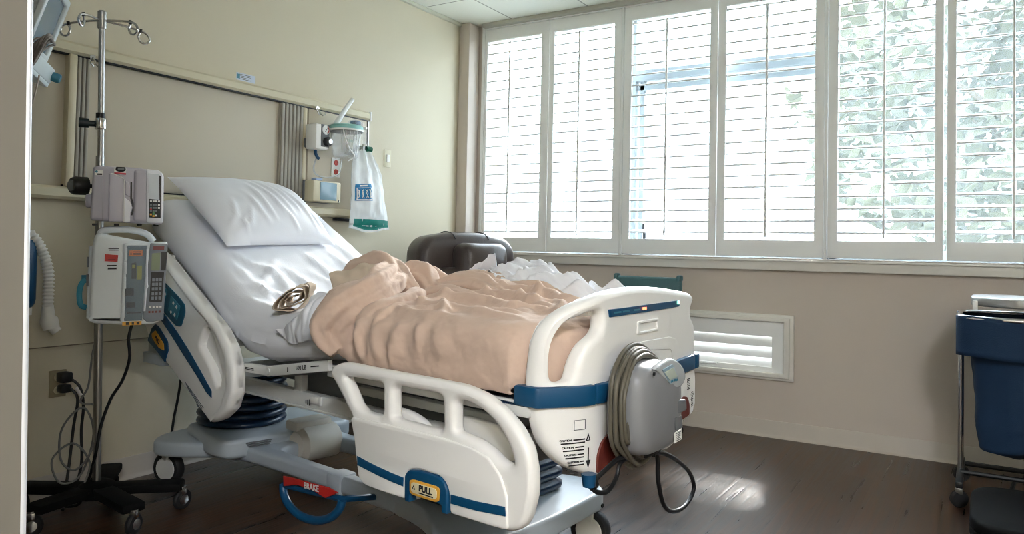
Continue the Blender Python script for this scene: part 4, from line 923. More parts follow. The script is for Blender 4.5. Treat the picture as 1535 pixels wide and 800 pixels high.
# plastic patient bag hanging from the flowmeter
bagmat = clear_mat('bag_film', (240, 244, 246), .36, .2)
bg = thing('plastic_bag', 'white plastic belongings bag with blue print hanging from the headwall panel', 'bag', (XE + .06, 3.45, 1.175)); bo = (XE + .06, 3.45, 1.175)
xb = XE + .075
def bagpt(s, v, side):
    # s across 0..1, v down 0..1
    yl = np.interp(v, [0, .25, .6, 1], [3.335, 3.31, 3.318, 3.31]); yr = np.interp(v, [0, .25, .6, 1], [3.50, 3.575, 3.605, 3.665])
    z = np.interp(v, [0, 1], [1.64, 1.178]) + .012 * math.sin(6 * s + 2) * (v > .95) + .02 * (1 - v) * math.sin(PI * s)
    y = yl + (yr - yl) * s
    bulge = math.sin(PI * s) ** .6 * (.012 + .045 * math.sin(PI * min(1, v * 1.05) ** 1.6) ** .8)
    fold = .012 * (1 - v) ** 1.2 * math.sin(s * 19 + 2 * v) + .006 * noise.noise(Vector((s * 5, v * 7, side))) + .004 * noise.noise(Vector((s * 14, v * 12, side + 3)))
    return (xb + side * (bulge + .004) + fold, y, z)
def gmb(V):
    q = MB(); q.grid(V); return q
NS, NV = 40, 44
b = MB()
for sd_ in (1, -.5): b.grid([[bagpt(i / (NS - 1), j / (NV - 1), sd_) for j in range(NV)] for i in range(NS)], flip=sd_ < 0)
E(b, 'bag_film', bagmat, bg, bo, 80)
def patch(s0, s1, v0, v1, off, n=14): return [[Vector(bagpt(s0 + (s1 - s0) * i / n, v0 + (v1 - v0) * j / n, 1)) + Vector((off, 0, 0)) for j in range(n + 1)] for i in range(n + 1)]
bp_ = E(gmb(patch(.04, .42, .42, .63, .002)), 'printed_panel', pm('print_blue', (20, 118, 170), .5), bg, bo, 80)
b = MB()
for s0, s1, v0, v1 in ((.15, .33, .432, .452), (.07, .085, .465, .62), (.385, .40, .465, .62), (.07, .40, .465, .472), (.07, .40, .612, .619)): b.grid(patch(s0, s1, v0, v1, .0035, 4))
def stroke(pts): 
    P = [Vector(bagpt(s, v, 1)) + Vector((.0045, 0, 0)) for s, v in catmull(pts, 3, False)]; b.tube(P, .0022, 5)
for s in (.12, .20, .28, .345): stroke([(s - .02, .49), (s + .012, .53), (s + .0, .565), (s - .02, .60)]); stroke([(s + .022, .49), (s - .008, .53), (s + .002, .565), (s + .02, .60)])
E(b, 'print_figures', M_WHITE, bp_, bo, 0)
E(gmb(patch(.06, .97, .86, .975, .001)), 'green_contents', pm('content_green', (16, 122, 112), .55, var=.15, scale=30), bg, bo, 80)
E(MB().tube(catmull([(xf, yf - .06, 1.63), (xf + .01, yf - .03, 1.665), (xf + .01, yf + .01, 1.668), (xf, yf + .03, 1.62)], 5, False), .005, 8).tube(catmull([(xf, yf - .09, 1.60), (xf + .01, yf - .03, 1.662), (xf, yf + .04, 1.61)], 5, False), .004, 8), 'drawstring', M_WHITE, bg, bo)

# teal suction hose unit at the left, on the wall behind the drip stand
hu = thing('hose_reel', 'rounded blue unit with white corrugated hose on the wall at far left', 'unit', (XW, 1.5, .7)); ho = (XW, 1.5, .7)
E(MB().box((XW + .05, 1.495, .945), (.1, .22, .30), .045, seg=4), 'housing', M_BLUE, hu, ho, 60); E(MB().box((XW + .055, 1.47, .80), (.1, .2, .06), .02), 'base_clip', M_BLACK, hu, ho)
E(MB().box((XW + .108, 1.555, .795), (.004, .03, .03)), 'clip_label', M_WHITE, hu, ho)
hp = resample([(XW + .06, 1.53, 1.105), (XW + .075, 1.572, 1.10), (XW + .085, 1.61, 1.04), (XW + .09, 1.635, .96), (XW + .09, 1.64, .88), (XW + .09, 1.64, .80)], 120)
E(MB().tube([tuple(p) for p in hp], [.019 + .003 * math.cos(k * 1.26) for k in range(120)], 14), 'corrugated_hose', M_WHITE, hu, ho, 80)
E(MB().tube([(XW + .09, 1.64, .81), (XW + .09, 1.642, .77), (XW + .09, 1.645, .755), (XW + .095, 1.655, .72)], [.021, .026, .034, .03], 16).tube([(XW + .095, 1.65, .735), (XW + .11, 1.67, .705)], .02, 10), 'hose_end', M_WHITE, hu, ho, 50)

# patient monitor on its arm, high at the left
mo = Vector((-3.014, 1.476, 1.715))
pmn = thing('patient_monitor', 'grey patient monitor tilted down on a wall arm at top left', 'monitor', mo)
dx = Vector((.80, -.60, 0)); nn = Vector((.6, .8, 0)); up0 = Vector((0, 0, 1))
tl = math.radians(17); nrm_ = (nn * math.cos(tl) - up0 * math.sin(tl)).normalized(); upv = (up0 * math.cos(tl) + nn * math.sin(tl)).normalized()
MM = Matrix((dx, nrm_, upv)).transposed().to_4x4()        # x towards camera, y = out of the screen, z up
def PM(mb, name, mat, parent=pmn, smooth=45): return mb.obj(name, mat, parent, smooth=smooth, M=MM)
PM(MB().box((.15, -.075, .13), (.30, .13, .30), .015), 'case', pm('monitor_grey', (176, 186, 190), .45))
PM(MB().plate([RR([(-.005, -.03), (.305, -.03), (.305, .285), (-.005, .285)], .02), RR([(.028, .055), (.275, .055), (.275, .258), (.028, .258)], .006)], .02, frame((0, -.004, 0), (1, 0, 0), (0, 0, 1)), .005), 'bezel', pm('monitor_bezel', (206, 216, 220), .4))
PM(MB().box((.15, -.008, .155), (.26, .004, .215)), 'screen', pm('screen_glass', (110, 132, 148), .08, spec=.8))
PM(MB().box((.15, .012, -.01), (.30, .06, .06), .006).box((.15, .0, -.045), (.29, .08, .018), .004), 'control_bar', pm('monitor_light', (208, 220, 224), .4))
PM(MB().lathe([(.018, 0), (.018, .026), (.014, .03)], (.012, .04, -.008), 18, Matrix.Rotation(-PI / 2, 4, 'X')), 'dial_knob', M_TEALL)
b = MB()
for k in range(9): b.box((.302, -.03 - k * .012, .2), (.002, .005, .1))
PM(b, 'vent_slots', M_DARKM, smooth=0)
b = MB(); b.tube([mo + Vector((.05, -.05, .1)), mo + Vector((-.10, -.10, .24)), Vector((XW + .03, 1.36, 2.06))], .02, 12); b.box((XW + .02, 1.36, 2.06), (.04, .1, .2), .01)
b.obj('wall_arm', M_BEDG, pmn, M=Matrix.Translation(-mo))
b = MB(); rg = random.Random(2)
for k in range(9):
    ph = rg.uniform(0, 1); cx_ = .30 + rg.uniform(-.01, .03); r1 = rg.uniform(.025, .04); r2 = rg.uniform(.05, .07)
    b.tube([(cx_ + math.cos(a) * r1 + .02 * math.sin(2 * a + ph), .035 + .008 * k / 3 + .02 * math.sin(a + ph), .03 + math.sin(a) * r2 + .015 * math.cos(2 * a)) for a in np.linspace(0, 2 * PI, 28, endpoint=False)], .0038, 7, True)
PM(b, 'lead_cables', pm('cable_grey', (150, 144, 138), .5))
PM(MB().tube(catmull([(.26, .06, -.05), (.25, .07, -.16), (.23, .05, -.25), (.25, .03, -.33)], 6, False), .003, 6), 'loose_lead', pm('cable_pale', (178, 168, 156), .5))
# ---------------------------------------------------------------- drip stand
PX, PY = -2.99, 1.733
LEAN = Matrix.Rotation(math.radians(-1.3), 4, Vector((-.864, .503, 0)))       # the pole stands a little off plumb
M_BASEK = pm('base_black', (8, 9, 10), .75, var=.1, spec=.2)
iv = thing('drip_stand', 'chrome drip stand with four looped hooks and black wheeled base', 'stand', (PX, PY, 0))
b = MB(); b.tube([(0, 0, .1), (0, 0, 1.42)], .0155, 20); iv_p = b.obj('lower_pole', M_STEEL, iv, M=LEAN)
MB().tube([(.004, 0, 1.3), (.004, 0, 2.0)], .012, 18).obj('upper_pole', M_STEEL, iv, M=LEAN)
MB().lathe([(.014, 1.93), (.0165, 1.935), (.0165, 2.0), (.012, 2.004)], (.004, 0, 0), 20).obj('pole_head', M_STEEL, iv, M=LEAN)
MB().lathe([(.019, 1.525), (.021, 1.53), (.021, 1.565), (.019, 1.57)], (0, 0, 0), 20).obj('clamp_collar', M_CHROME, iv, M=LEAN)
MB().lathe([(.017, 1.567), (.017, 1.592)], (0, 0, 0), 18).obj('collar_ring', M_BLACK, iv, M=LEAN)
vd = Vector((.503, .864, 0)); 
MB().tube([-vd * .02 + Vector((0, 0, 1.548)), -vd * .045 + Vector((0, 0, 1.548))], .012, 12).tube([-vd * .04 + Vector((0, 0, 1.548)), -vd * .075 + Vector((0, 0, 1.55))], [.019, .021], 10).obj('clamp_knob', pm('knob_black', (14, 34, 38), .4), iv, M=LEAN)
def hookpts(side, back):
    r_ = vd * side; n_ = Vector((-.864, .503, 0)) * back; z0 = 1.965
    p = [r_ * .01 + Vector((0, 0, z0)), r_ * .07 + n_ * .03 + Vector((0, 0, z0 - .004)), r_ * .13 + n_ * .06 + Vector((0, 0, z0 - .012)), r_ * .165 + n_ * .075 + Vector((0, 0, z0 - .022)),
         r_ * .178 + n_ * .08 + Vector((0, 0, z0 - .045)), r_ * .165 + n_ * .075 + Vector((0, 0, z0 - .062)), r_ * .145 + n_ * .066 + Vector((0, 0, z0 - .06)), r_ * .135 + n_ * .06 + Vector((0, 0, z0 - .04)), r_ * .14 + n_ * .062 + Vector((0, 0, z0 - .022))]
    return p
for s_, bk in ((1, .6), (.72, -1.3), (-.82, .8), (-.42, -1.9)):
    hk = MB().tube(catmull([tuple(q) for q in hookpts(s_, bk)], 5, False), .0048, 10).obj('hook', M_CHROME, iv, smooth=80, M=LEAN)
    q = hookpts(s_, bk); MB().tube([q[-1], q[-1] + (q[-1] - q[-2]).normalized() * .016], .0062, 8).obj('hook_tip', M_BLACK, hk, M=LEAN)
b = MB(); b.lathe([(.09, .075), (.09, .1), (.05, .125), (.025, .13)], (0, 0, 0), 28)
angs = [(.33, -.05), (.23, .22), (.05, -.27), (-.24, .2), (-.25, -.16)]
for ax, ay in angs:
    L_ = math.hypot(ax, ay); an = math.atan2(ay, ax)
    b.box((ax * .5, ay * .5, .097), (L_, .085, .034), .008, an)
b.obj('wheel_base', M_BASEK, iv)
for ax, ay in angs:
    A = Matrix.Translation((ax, ay, .04)) @ Matrix.Rotation(.9 + ax * 3, 4, 'Z') @ Matrix.Rotation(PI / 2, 4, 'X')
    b = MB(); b.lathe([(.02, -.011), (.034, -.011), (.04, -.005), (.04, .005), (.034, .011), (.02, .011)], n=26, M=A); cw = b.obj('caster', M_RUBBER, iv)
    b = MB(); b.lathe([(.006, -.016), (.02, -.014), (.02, .014), (.006, .016)], n=18, M=A); b.box((ax, ay, .075), (.026, .03, .03), .006, .9 + ax * 3); b.lathe([(.016, .086), (.016, .094)], (ax, ay, 0), 14); b.obj('caster_fork', M_CHROME, cw)

# pump frame of reference: x to the right seen from the camera, y away, z up
def pumpframe(z): return Matrix.Translation((PX, PY, z)) @ Matrix((Vector((.503, .864, 0)), Vector((-.864, .503, 0)), Vector((0, 0, 1)))).transposed().to_4x4()
FX = lambda y: frame((0, y, 0), (1, 0, 0), (0, 0, 1))
def pump(name, label, z):
    t = thing(name, label, 'pump')
    t.matrix_world = Matrix.Translation((PX, PY, 0)) @ LEAN @ Matrix.Translation((0, 0, z)) @ Matrix.Rotation(math.atan2(.864, .503), 4, 'Z')
    return t
# upper pump, mauve-grey, 1.145 to 1.36
p1 = pump('infusion_pump', 'mauve-grey infusion pump with narrow screen at right, the upper pump on the drip stand', 1.150)
body = RR([(-.03, .012), (-.022, .212), (-.01, .218), (.125, .218), (.172, .212), (.175, .002), (.165, -.002)], .008, 3)
G1 = pm('pump_mauve', (186, 183, 194), .42, var=.02); G2 = pm('pump_silver', (226, 228, 234), .35, var=.02)
MB().plate([body], .13, FX(-.085), .010, 3).obj('case', G1, p1)
MB().plate([RR([(.118, .006), (.118, .208), (.176, .212), (.213, .205), (.224, .19), (.224, .004), (.21, -.006)], .012, 3)], .145, FX(-.092), .012, 3).obj('screen_pod', G1, p1)
sp = MB().plate([RR([(.163, .002), (.160, .212), (.205, .209), (.22, .196), (.222, .002)], .008, 3)], .012, FX(-.166), .004).obj('screen_bezel', G2, p1)
MB().plate([[(.170, .095), (.168, .195), (.206, .192), (.208, .092)]], .003, FX(-.1735)).obj('screen', pm('pump_screen', (196, 204, 212), .25), sp, smooth=0)
MB().plate([[(.172, .022), (.170, .192), (.2, .192), (.2125, .186), (.213, .02)]], .002, FX(-.1722)).obj('screen_surround', M_DARKM, sp, smooth=0)
rg = random.Random(4)
for cname, cc, pos in (('key_white', M_WHITE, [(k, .086) for k in range(4)] + [(3, .06), (3, .072), (2, .03)]), ('key_grey', M_INKG, [(k, z_) for k in range(3) for z_ in (.072, .06, .048)]), ('key_red', M_RED, [(0, .054)]), ('key_green', pm('key_green_c', (90, 150, 90), .5), [(1, .036), (1, .044)]), ('key_yellow', M_YEL, [(0, .034), (1, .028)])):
    b = MB()
    for k, z_ in pos: b.box((.178 + k * .0095, -.1738, z_), (.007, .002, .007))
    b.obj(cname, cc, sp, smooth=0)
dr = MB().plate([RR([(.032, .004), (.032, .192), (.062, .188), (.082, .176), (.086, .15), (.086, .004)], .006)], .012, FX(-.152), .004).obj('door', G1, p1)
MB().plate([RR([(.085, .002), (.084, .10), (.104, .086), (.112, .06), (.106, .04), (.106, .002)], .005)], .02, FX(-.152), .004).obj('door_latch', G2, p1)
MB().plate([RR([(.088, .11), (.088, .165), (.1, .16), (.106, .135), (.106, .1)], .004)], .014, FX(-.15), .004).obj('latch_arm', G1, p1)
MB().plate([[(.106, .16), (.112, .16), (.112, .10), (.122, .062), (.114, .03), (.108, .03), (.114, .06), (.106, .095)]], .003, FX(-.151)).obj('door_gap', M_BLACK, p1, smooth=0)
MB().plate([[(.04, .192), (.05, .19), (.082, .176), (.086, .166), (.08, .172), (.05, .186), (.04, .188)]], .003, FX(-.16)).plate([[(.083, .005), (.083, .166), (.086, .166), (.086, .005)]], .003, FX(-.16)).obj('door_edge', M_WHITE, dr, smooth=0)
MB().plate([RR([(.048, .213), (.05, .19), (.09, .188), (.092, .213)], .004)], .006, FX(-.1525), .002).obj('top_label', M_WHITE, p1)
MB().plate([RR([(.056, .217), (.054, .203), (.064, .198), (.08, .198), (.09, .204), (.088, .217)], .004)], .008, FX(-.154), .002).obj('handle_window', M_DARKM, p1)
MB().box((.073, -.159, .209), (.022, .002, .008)).obj('window_mark', M_INKG, p1, smooth=0)
MB().plate([[(.05, .196), (.05, .190), (.09, .187), (.09, .194)]], .002, FX(-.1565)).obj('red_band', pm('band_pink', (206, 78, 92), .5), p1, smooth=0)
MB().box((-.002, -.1502, .192), (.028, .001, .02)).obj('asset_sticker', M_WHITE, p1, smooth=0); MB().lathe([(.0045, 0), (.0045, .001)], (-.01, -.1508, .196), 12, Matrix.Rotation(PI / 2, 4, 'X')).obj('sticker_dot', M_TEALL, p1); MB().box((.0, -.151, .186), (.018, .001, .006)).obj('sticker_print', M_INK, p1, smooth=0)
MB().box((.012, -.1501, .09), (.0012, .001, .16)).obj('case_seam', M_INKG, p1, smooth=0)
MB().box((-.036, -.09, .085), (.022, .05, .05), .006).box((.0, -.01, .1), (.06, .05, .05), .008).obj('pole_clamp', G1, p1)
MB().tube([(-.005, .005, .15), (-.045, -.0, .148)], .008, 10).tube([(-.035, -.0, .148), (-.045, -.0, .148), (-.088, -.02, .148), (-.098, -.025, .148)], [.02, .037, .037, .03], 10).obj('clamp_knob', M_BLACK, p1)
MB().tube([(-.096, -.024, .148), (-.1, -.027, .148)], .022, 10).obj('knob_cap', M_INKG, p1)
b = MB()
pass
for x in (-.015, .06, .14, .2): MB().box((x, -.1, -.006), (.018, .03, .008), .002).obj('foot', M_BLACK, p1)
# lower pump, off-white, .76 to 1.125
p2 = pump('infusion_pump', 'off-white infusion pump with clear door and carrying handle, lower pump on drip stand', .76)
W1 = pm('pump_offwhite', (220, 226, 228), .42, var=.02); W2 = pm('pump_face_grey', (122, 128, 136), .4)
body = RR([(-.036, .028), (-.03, .03), (-.022, .30), (-.014, .34), (.0, .352), (.03, .345), (.10, .33), (.195, .312), (.205, .28), (.205, .03), (.185, .004), (.09, -.004), (-.02, .008)], .012, 3)
MB().plate([body], .15, FX(-.095), .014, 3).obj('case', W1, p2)
MB().plate([RR([(-.04, .02), (-.034, .3), (-.018, .304), (-.016, .02)], .008)], .12, FX(-.07), .008).obj('rear_shell', W1, p2)
MB().tube(catmull([(.002, -.09, .335), (.008, -.09, .355), (.03, -.09, .363), (.08, -.09, .366), (.13, -.09, .361), (.17, -.09, .345), (.192, -.09, .318)], 6, False), .013, 12).obj('carry_handle', W1, p2, smooth=80)
MB().plate([RR([(.075, .008), (.083, .312), (.15, .316), (.205, .316), (.238, .318), (.238, .30), (.224, .012), (.19, -.004), (.1, -.002)], .01, 3)], .05, FX(-.165), .008, 2).obj('front_block', W1, p2)
MB().plate([RR([(.152, .02), (.176, .312), (.238, .308), (.225, .012), (.17, .004)], .006)], .006, FX(-.191), .002).obj('keypad_face', W2, p2)
ck = MB().plate([RR([(.088, .014), (.097, .302), (.164, .302), (.150, .014)], .004)], .004, FX(-.1915), .001).obj('door_recess', pm('door_recess', (84, 102, 112), .4), p2)
b = MB(); b.plate([[(.112, .175), (.112, .235), (.126, .238), (.128, .235), (.128, .175)]], .004, FX(-.195)); b.box((.105, -.195, .125), (.03, .004, .028)); b.box((.11, -.195, .075), (.03, .004, .02)); b.box((.122, -.195, .045), (.05, .004, .006)); b.obj('pump_works', M_BLACK, ck, smooth=0)
b = MB(); b.plate([[(.13, .172), (.131, .225), (.148, .225), (.147, .172)]], .003, FX(-.195)); b.box((.119, -.1975, .222), (.01, .001, .014)); b.obj('yellow_guide', pm('olive_yellow', (150, 150, 60), .5), ck, smooth=0)
MB().plate([[(.102, .262), (.104, .284), (.150, .285), (.149, .262)]], .002, FX(-.196)).obj('orange_label', M_ORANGE, ck, smooth=0)
b = MB()
for k in range(3): b.box((.13, -.1975, .279 - k * .006), (.028, .0008, .002))
b.plate([[(.106, .268), (.113, .268), (.1095, .28)]], .0008, FX(-.1975)); b.obj('label_print', M_INK, ck, smooth=0)
MB().plate([RR([(.088, .012), (.097, .304), (.166, .304), (.152, .012)], .004)], .006, FX(-.203), .002).obj('clear_door', clear_mat('door_clear', (200, 212, 218), .9, .05), p2)
b = MB()
pass
for z_ in (.27, .215, .16, .05): MB().box((.084 + z_ * .03, -.194, z_), (.01, .012, .045), .002).obj('door_hinge', W1, p2)
MB().tube(catmull([(.157, -.203, .05), (.162, -.206, .13), (.166, -.208, .145), (.164, -.206, .17), (.165, -.203, .29)], 4, False), .004, 8).obj('door_latch', G2, p2)
MB().plate([RR([(.18, .205), (.182, .272), (.212, .275), (.210, .205)], .003)], .003, FX(-.1945)).obj('display', pm('pump_lcd', (128, 140, 112), .2), p2)
MB().plate([RR([(.174, .085), (.18, .200), (.226, .200), (.219, .082)], .004)], .002, FX(-.194)).plate([[(.213, .205), (.215, .278), (.236, .278), (.231, .205)]], .002, FX(-.194)).obj('keypad', M_BLACK, p2, smooth=0)
b = MB()
for i in range(3):
    for j in range(5): b.box((.186 + i * .0125 + j * .0006, -.1958, .098 + j * .018), (.009, .0015, .012))
b.obj('keys', W2, p2, smooth=0)
MB().plate([[(.186, .286), (.187, .300), (.226, .30), (.225, .286)]], .002, FX(-.1945)).obj('red_display', pm('dim_red', (112, 42, 48), .3), p2, smooth=0)
b = MB()
for k in range(4): b.box((.178 + k * .012, -.1945, .064), (.008, .001, .007))
b.obj('lower_keys', M_WHITE, p2, smooth=0); b = MB()
for k in range(4): b.box((.175 + k * .012, -.1945, .045), (.007, .001, .008))
b.obj('lower_marks', M_REDB, p2, smooth=0)
fy = -.171
MB().plate([[(.02, .243), (.022, .27), (.066, .266), (.064, .24)]], .002, FX(fy)).obj('red_label', M_RED, p2, smooth=0)
b = MB(); b.box((.05, fy, .292), (.035, .002, .004)); b.box((.052, fy, .285), (.032, .002, .003)); b.obj('case_print', M_INK, p2, smooth=0); b = MB(); b.box((.045, fy, .226), (.032, .002, .005)); b.box((.046, fy, .215), (.03, .002, .007)); b.obj('case_print', M_INK, p2, smooth=0); b = MB(); b.box((.044, fy - .001, .255), (.03, .001, .002)); b.box((.044, fy - .001, .249), (.026, .001, .002)); b.obj('red_label_print', M_INK, p2, smooth=0)
MB().box((.115, -.192, .004), (.066, .004, .014)).obj('yellow_strip', M_YEL, p2, smooth=0); b = MB(); b.box((.1, -.1945, .004), (.012, .001, .01)); b.box((.118, -.1945, .004), (.008, .001, .01)); b.box((.136, -.1945, .004), (.01, .001, .01)); b.obj('strip_print', M_INK, p2, smooth=0)
MB().box((-.035, -.131, .24), (.006, .002, .04)).obj('side_print', M_INKG, p2, smooth=0); MB().box((-.037, -.131, .17), (.008, .002, .045)).obj('side_print', M_INKG, p2, smooth=0)
MB().box((-.0, -.0, .16), (.06, .06, .08), .01).tube([(-.02, -.01, .17), (-.06, -.01, .17)], .016, 12).obj('pole_clamp', M_TEALL, p2)
b = MB(); b.tube(catmull([(-.045, -.05, .17), (-.06, -.05, .15), (-.066, -.05, .11), (-.06, -.05, .07), (-.04, -.05, .06)], 6, False), .010, 8, flat=.3); b.obj('blue_strap', pm('strap_blue', (60, 150, 176), .5), p2)
# cords of the two pumps
cd = thing('pump_cord', 'dark power cord looping down from the lower pump behind the pole', 'cord', (PX, PY, .0))
PW = pumpframe(0); cm = lambda pts: [tuple(PW @ Vector(p) - Vector((PX, PY, 0))) for p in pts]
MB().tube(catmull(cm([(.10, -.12, .758), (.09, -.12, .70), (.096, -.1, .62), (.075, -.06, .53), (.035, -.03, .45), (.005, -.02, .35), (-.01, -.02, .24), (-.03, .02, .14), (-.06, .06, .03), (-.12, .1, .012)]), 6, False), .006, 8).obj('cord', M_BLACK, cd, smooth=80)
cd2 = thing('pump_cord', 'grey cord coiled in loose loops on the floor at the foot of the drip stand', 'cord', (PX, PY, .0))
b = MB(); b.tube(catmull(cm([(-.02, .0, 1.13), (-.03, .0, 1.0), (-.02, .02, .74), (-.035, .02, .62), (-.045, .02, .5), (-.07, .02, .44), (-.02, .01, .425), (.0, .0, .36), (-.03, -.01, .24), (-.08, .0, .18), (-.13, .02, .22), (-.13, .02, .34), (-.06, .01, .42), (-.02, .02, .31), (-.06, .03, .15), (-.13, .02, .13), (-.16, .03, .22), (-.09, .02, .28), (-.03, .01, .2), (-.05, .0, .11)]), 7, False), .0042, 7)
b.obj('cord', pm('cord_grey', (112, 112, 110), .5), cd2, smooth=80)
bc = thing('bed_cord', 'black cord hanging from the bed head rail down to the floor by the wall', 'cord', (-3.235, 2.23, 0)); b = MB()
b.tube(catmull([(.03, .0, .56), (.03, .01, .46), (.015, .01, .36), (.0, .0, .25), (-.01, -.01, .12), (-.03, -.02, .012)], 6, False), .006, 8); b.obj('cord', M_BLACK, bc, smooth=80)

# ---------------------------------------------------------------- air pump hung on the footboard
def on_foot(name, label, cat): return thing(name, label, cat, BED_LOC, BED_RZ)
def bowed(mb, name, mat, parent, off=0.0, cuts=True, **k):
    for v in mb.bm.verts: v.co.x += bow(.08) + .138 * (.08 - v.co.y) + off - .008
    return B(mb, name, mat, parent, **k)
ap = on_foot('mattress_pump', 'grey rounded air pump with small display hung on the footboard', 'pump')
PB = [(0.21, 0.755), (0.148, 0.762), (0.051, 0.758), (-0.028, 0.736), (-0.069, 0.699), (-0.085, 0.652), (-0.089, 0.542), (-0.077, 0.504), (-0.011, 0.486), (0.077, 0.488), (0.206, 0.50), (0.248, 0.549), (0.259, 0.613), (0.257, 0.678), (0.245, 0.73)]
GP = pm('pump_grey', (132, 134, 138), .38, var=.03); GD = pm('pump_grey_dark', (112, 116, 120), .4)
shell = MB(); O = np.array(catmull(PB, 5)); cen = np.array([.085, .62])
rings = []
for s_, x_ in ((1.0, -.012), (1.0, -.05), (.985, -.085), (.94, -.108), (.84, -.120), (.62, -.128), (.35, -.131), (.08, -.132)):
    rings.append([(x_, *(cen + (p - cen) * s_)) for p in O])
vs = shell.grid(rings, closed_j=True); shell.bm.faces.new(vs[-1]); shell.bm.faces.new(vs[0][::-1])
bowed(shell, 'shell', GP, ap, smooth=70)
PD = catmull([(0.165, 0.748), (0.057, 0.764), (-0.034, 0.738), (-0.075, 0.699), (-0.056, 0.672), (0.005, 0.666), (0.058, 0.680), (0.098, 0.709), (0.147, 0.736)], 4)
face = MB().plate([PD], .022, frame((-.118, 0, 0), (0, 1, 0), (0, 0, 1)), .008, 3); dz = bowed(face, 'display_bezel', pm('bezel_silver', (188, 194, 198), .25), ap, smooth=60)
bowed(MB().plate([RR([(0.125, 0.739), (0.043, 0.747), (-.005, 0.70), (0.06, 0.688)], .01)], .004, frame((-.1295, 0, 0), (0, 1, 0), (0, 0, 1)), .001), 'display_face', pm('bezel_blue', (140, 164, 178), .3), dz)
bowed(MB().plate([[(0.111, 0.731), (0.043, 0.736), (0.008, 0.705), (0.071, 0.703)]], .003, frame((-.132, 0, 0), (0, 1, 0), (0, 0, 1))), 'screen', pm('pump_screen_pale', (188, 198, 188), .2), dz, smooth=0)
b = MB()
for cx, cz in ((.05, .696), (.03, .697), (.012, .695)): b.box((-.132, cx, cz), (.002, .012, .006))
bowed(b, 'buttons', M_TEALL, dz, smooth=0)
bowed(MB().plate([RR([(0.032, 0.622), (-0.02, .63), (-0.085, 0.621), (-0.09, 0.588), (-.02, .587), (0.044, 0.592)], .008)], .014, frame((-.122, 0, 0), (0, 1, 0), (0, 0, 1)), .005), 'handle_catch', GD, ap)
bowed(MB().plate([[(0.021, 0.583), (-0.036, 0.58), (-0.038, 0.544), (0.017, 0.546)]], .003, frame((-.1315, 0, 0), (0, 1, 0), (0, 0, 1))), 'grey_label', GD, ap, smooth=0)
lb_ = bowed(MB().plate([[(0.021, 0.538), (-0.035, 0.540), (-0.040, 0.508), (0.024, 0.507)]], .003, frame((-.1305, 0, 0), (0, 1, 0), (0, 0, 1))), 'white_label', M_WHITE, ap, smooth=0)
b = MB()
for k in range(5): b.box((-.1325, -.008, .534 - k * .0055), (.001, .04 - .008 * (k % 2), .0022))
bowed(b, 'label_print', M_INKG, lb_, smooth=0)
bowed(MB().tube([(-.128, .185, .735), (-.132, .185, .735)], .006, 10), 'screw', M_BLACK, ap)
b = MB(); b.tube([(-.06, .0, .49), (-.06, .0, .462)], .014, 10).tube([(-.06, .03, .49), (-.06, .03, .458)], .012, 10).box((-.06, .07, .482), (.05, .12, .014), .004); bowed(b, 'cord_outlets', M_BLACK, ap)
# hose wound about the pump's left side
hz = on_foot('air_hose', 'grey air hose coiled in many turns around the left side of the footboard pump', 'hose')
M_HOSE = pm('hose_grey', (92, 88, 76), .45, var=.08); rg = random.Random(11)
b = MB()
for k in range(10):
    yo, zi = .20 + rg.uniform(-.006, .012), .0
    x0 = -.022 - .0085 * (k % 5) ; w_l = .295 - .011 * (k // 1 % 7) + rg.uniform(-.006, .006); zt = .80 - .006 * (k % 5) + rg.uniform(-.006, .004); zb = .445 + .011 * (k % 6) + rg.uniform(-.008, .01)
    sway = rg.uniform(-.016, .016); cyr = .10
    pts = [(x0, -.02 + sway, zt - .055), (x0, .05, zt - .016), (x0, .13 + sway * .5, zt), (x0 - .004, .215, zt - .018), (x0 - .008, w_l - .014, zt - .07), (x0 - .01, w_l + sway * .4, .655), (x0 - .01, w_l - .004 - sway * .6, .56), (x0 - .008, w_l - .055 + sway, zb + .055), (x0 - .004, .165 + sway, zb + .012), (x0, .11, zb - .006), (x0, .03, zb + .012), (x0 + .004, -.03, zb + .06), (x0 + .006, -.055, .6), (x0 + .006, -.05, .70)]
    b.tube(catmull(pts, 5, True), .0075, 8, True)
bowed(b, 'hose', M_HOSE, hz, smooth=80, off=-.012)
lp = on_foot('hanging_cable', 'black cord hanging in a large loop below the footboard pump', 'cord')
b = MB().tube(catmull([(-.06, .0, .463), (-.058, -0.018, 0.43), (-.056, -0.03, 0.365), (-.055, -0.083, 0.277), (-.054, -0.172, 0.232), (-.053, -0.285, 0.222), (-.053, -0.365, 0.257), (-.054, -0.311, 0.329), (-.055, -0.165, 0.407), (-.056, -0.049, 0.45), (-.06, .02, .462)], 6, False), .0075, 10); bowed(b, 'cord', M_BLACK, lp, smooth=80)
lp = on_foot('hanging_cable', 'black cord in a small loop with a blue plug below the left of the footboard', 'cord')
b = MB().tube(catmull([(-.05, .10, .47), (-.05, 0.20, 0.485), (-.05, 0.247, 0.478), (-.052, 0.268, 0.45), (-.052, 0.308, 0.429), (-.05, 0.345, 0.425), (-.04, 0.385, 0.440), (-.035, .365, .462), (-.045, 0.325, 0.482), (-.05, 0.26, 0.497), (-.05, .2, .49)], 6, False), .0068, 10); bowed(b, 'cord', M_BLACK, lp, smooth=80)
b = MB().tube([(-.036, .392, .448), (-.036, .372, .455)], .013, 10); bowed(b, 'cord_clip', M_BLACK, lp); b = MB().tube([(-.03, .40, .485), (-.032, .40, .452)], [.022, .018], 12); bowed(b, 'blue_plug', M_BLUE, lp)

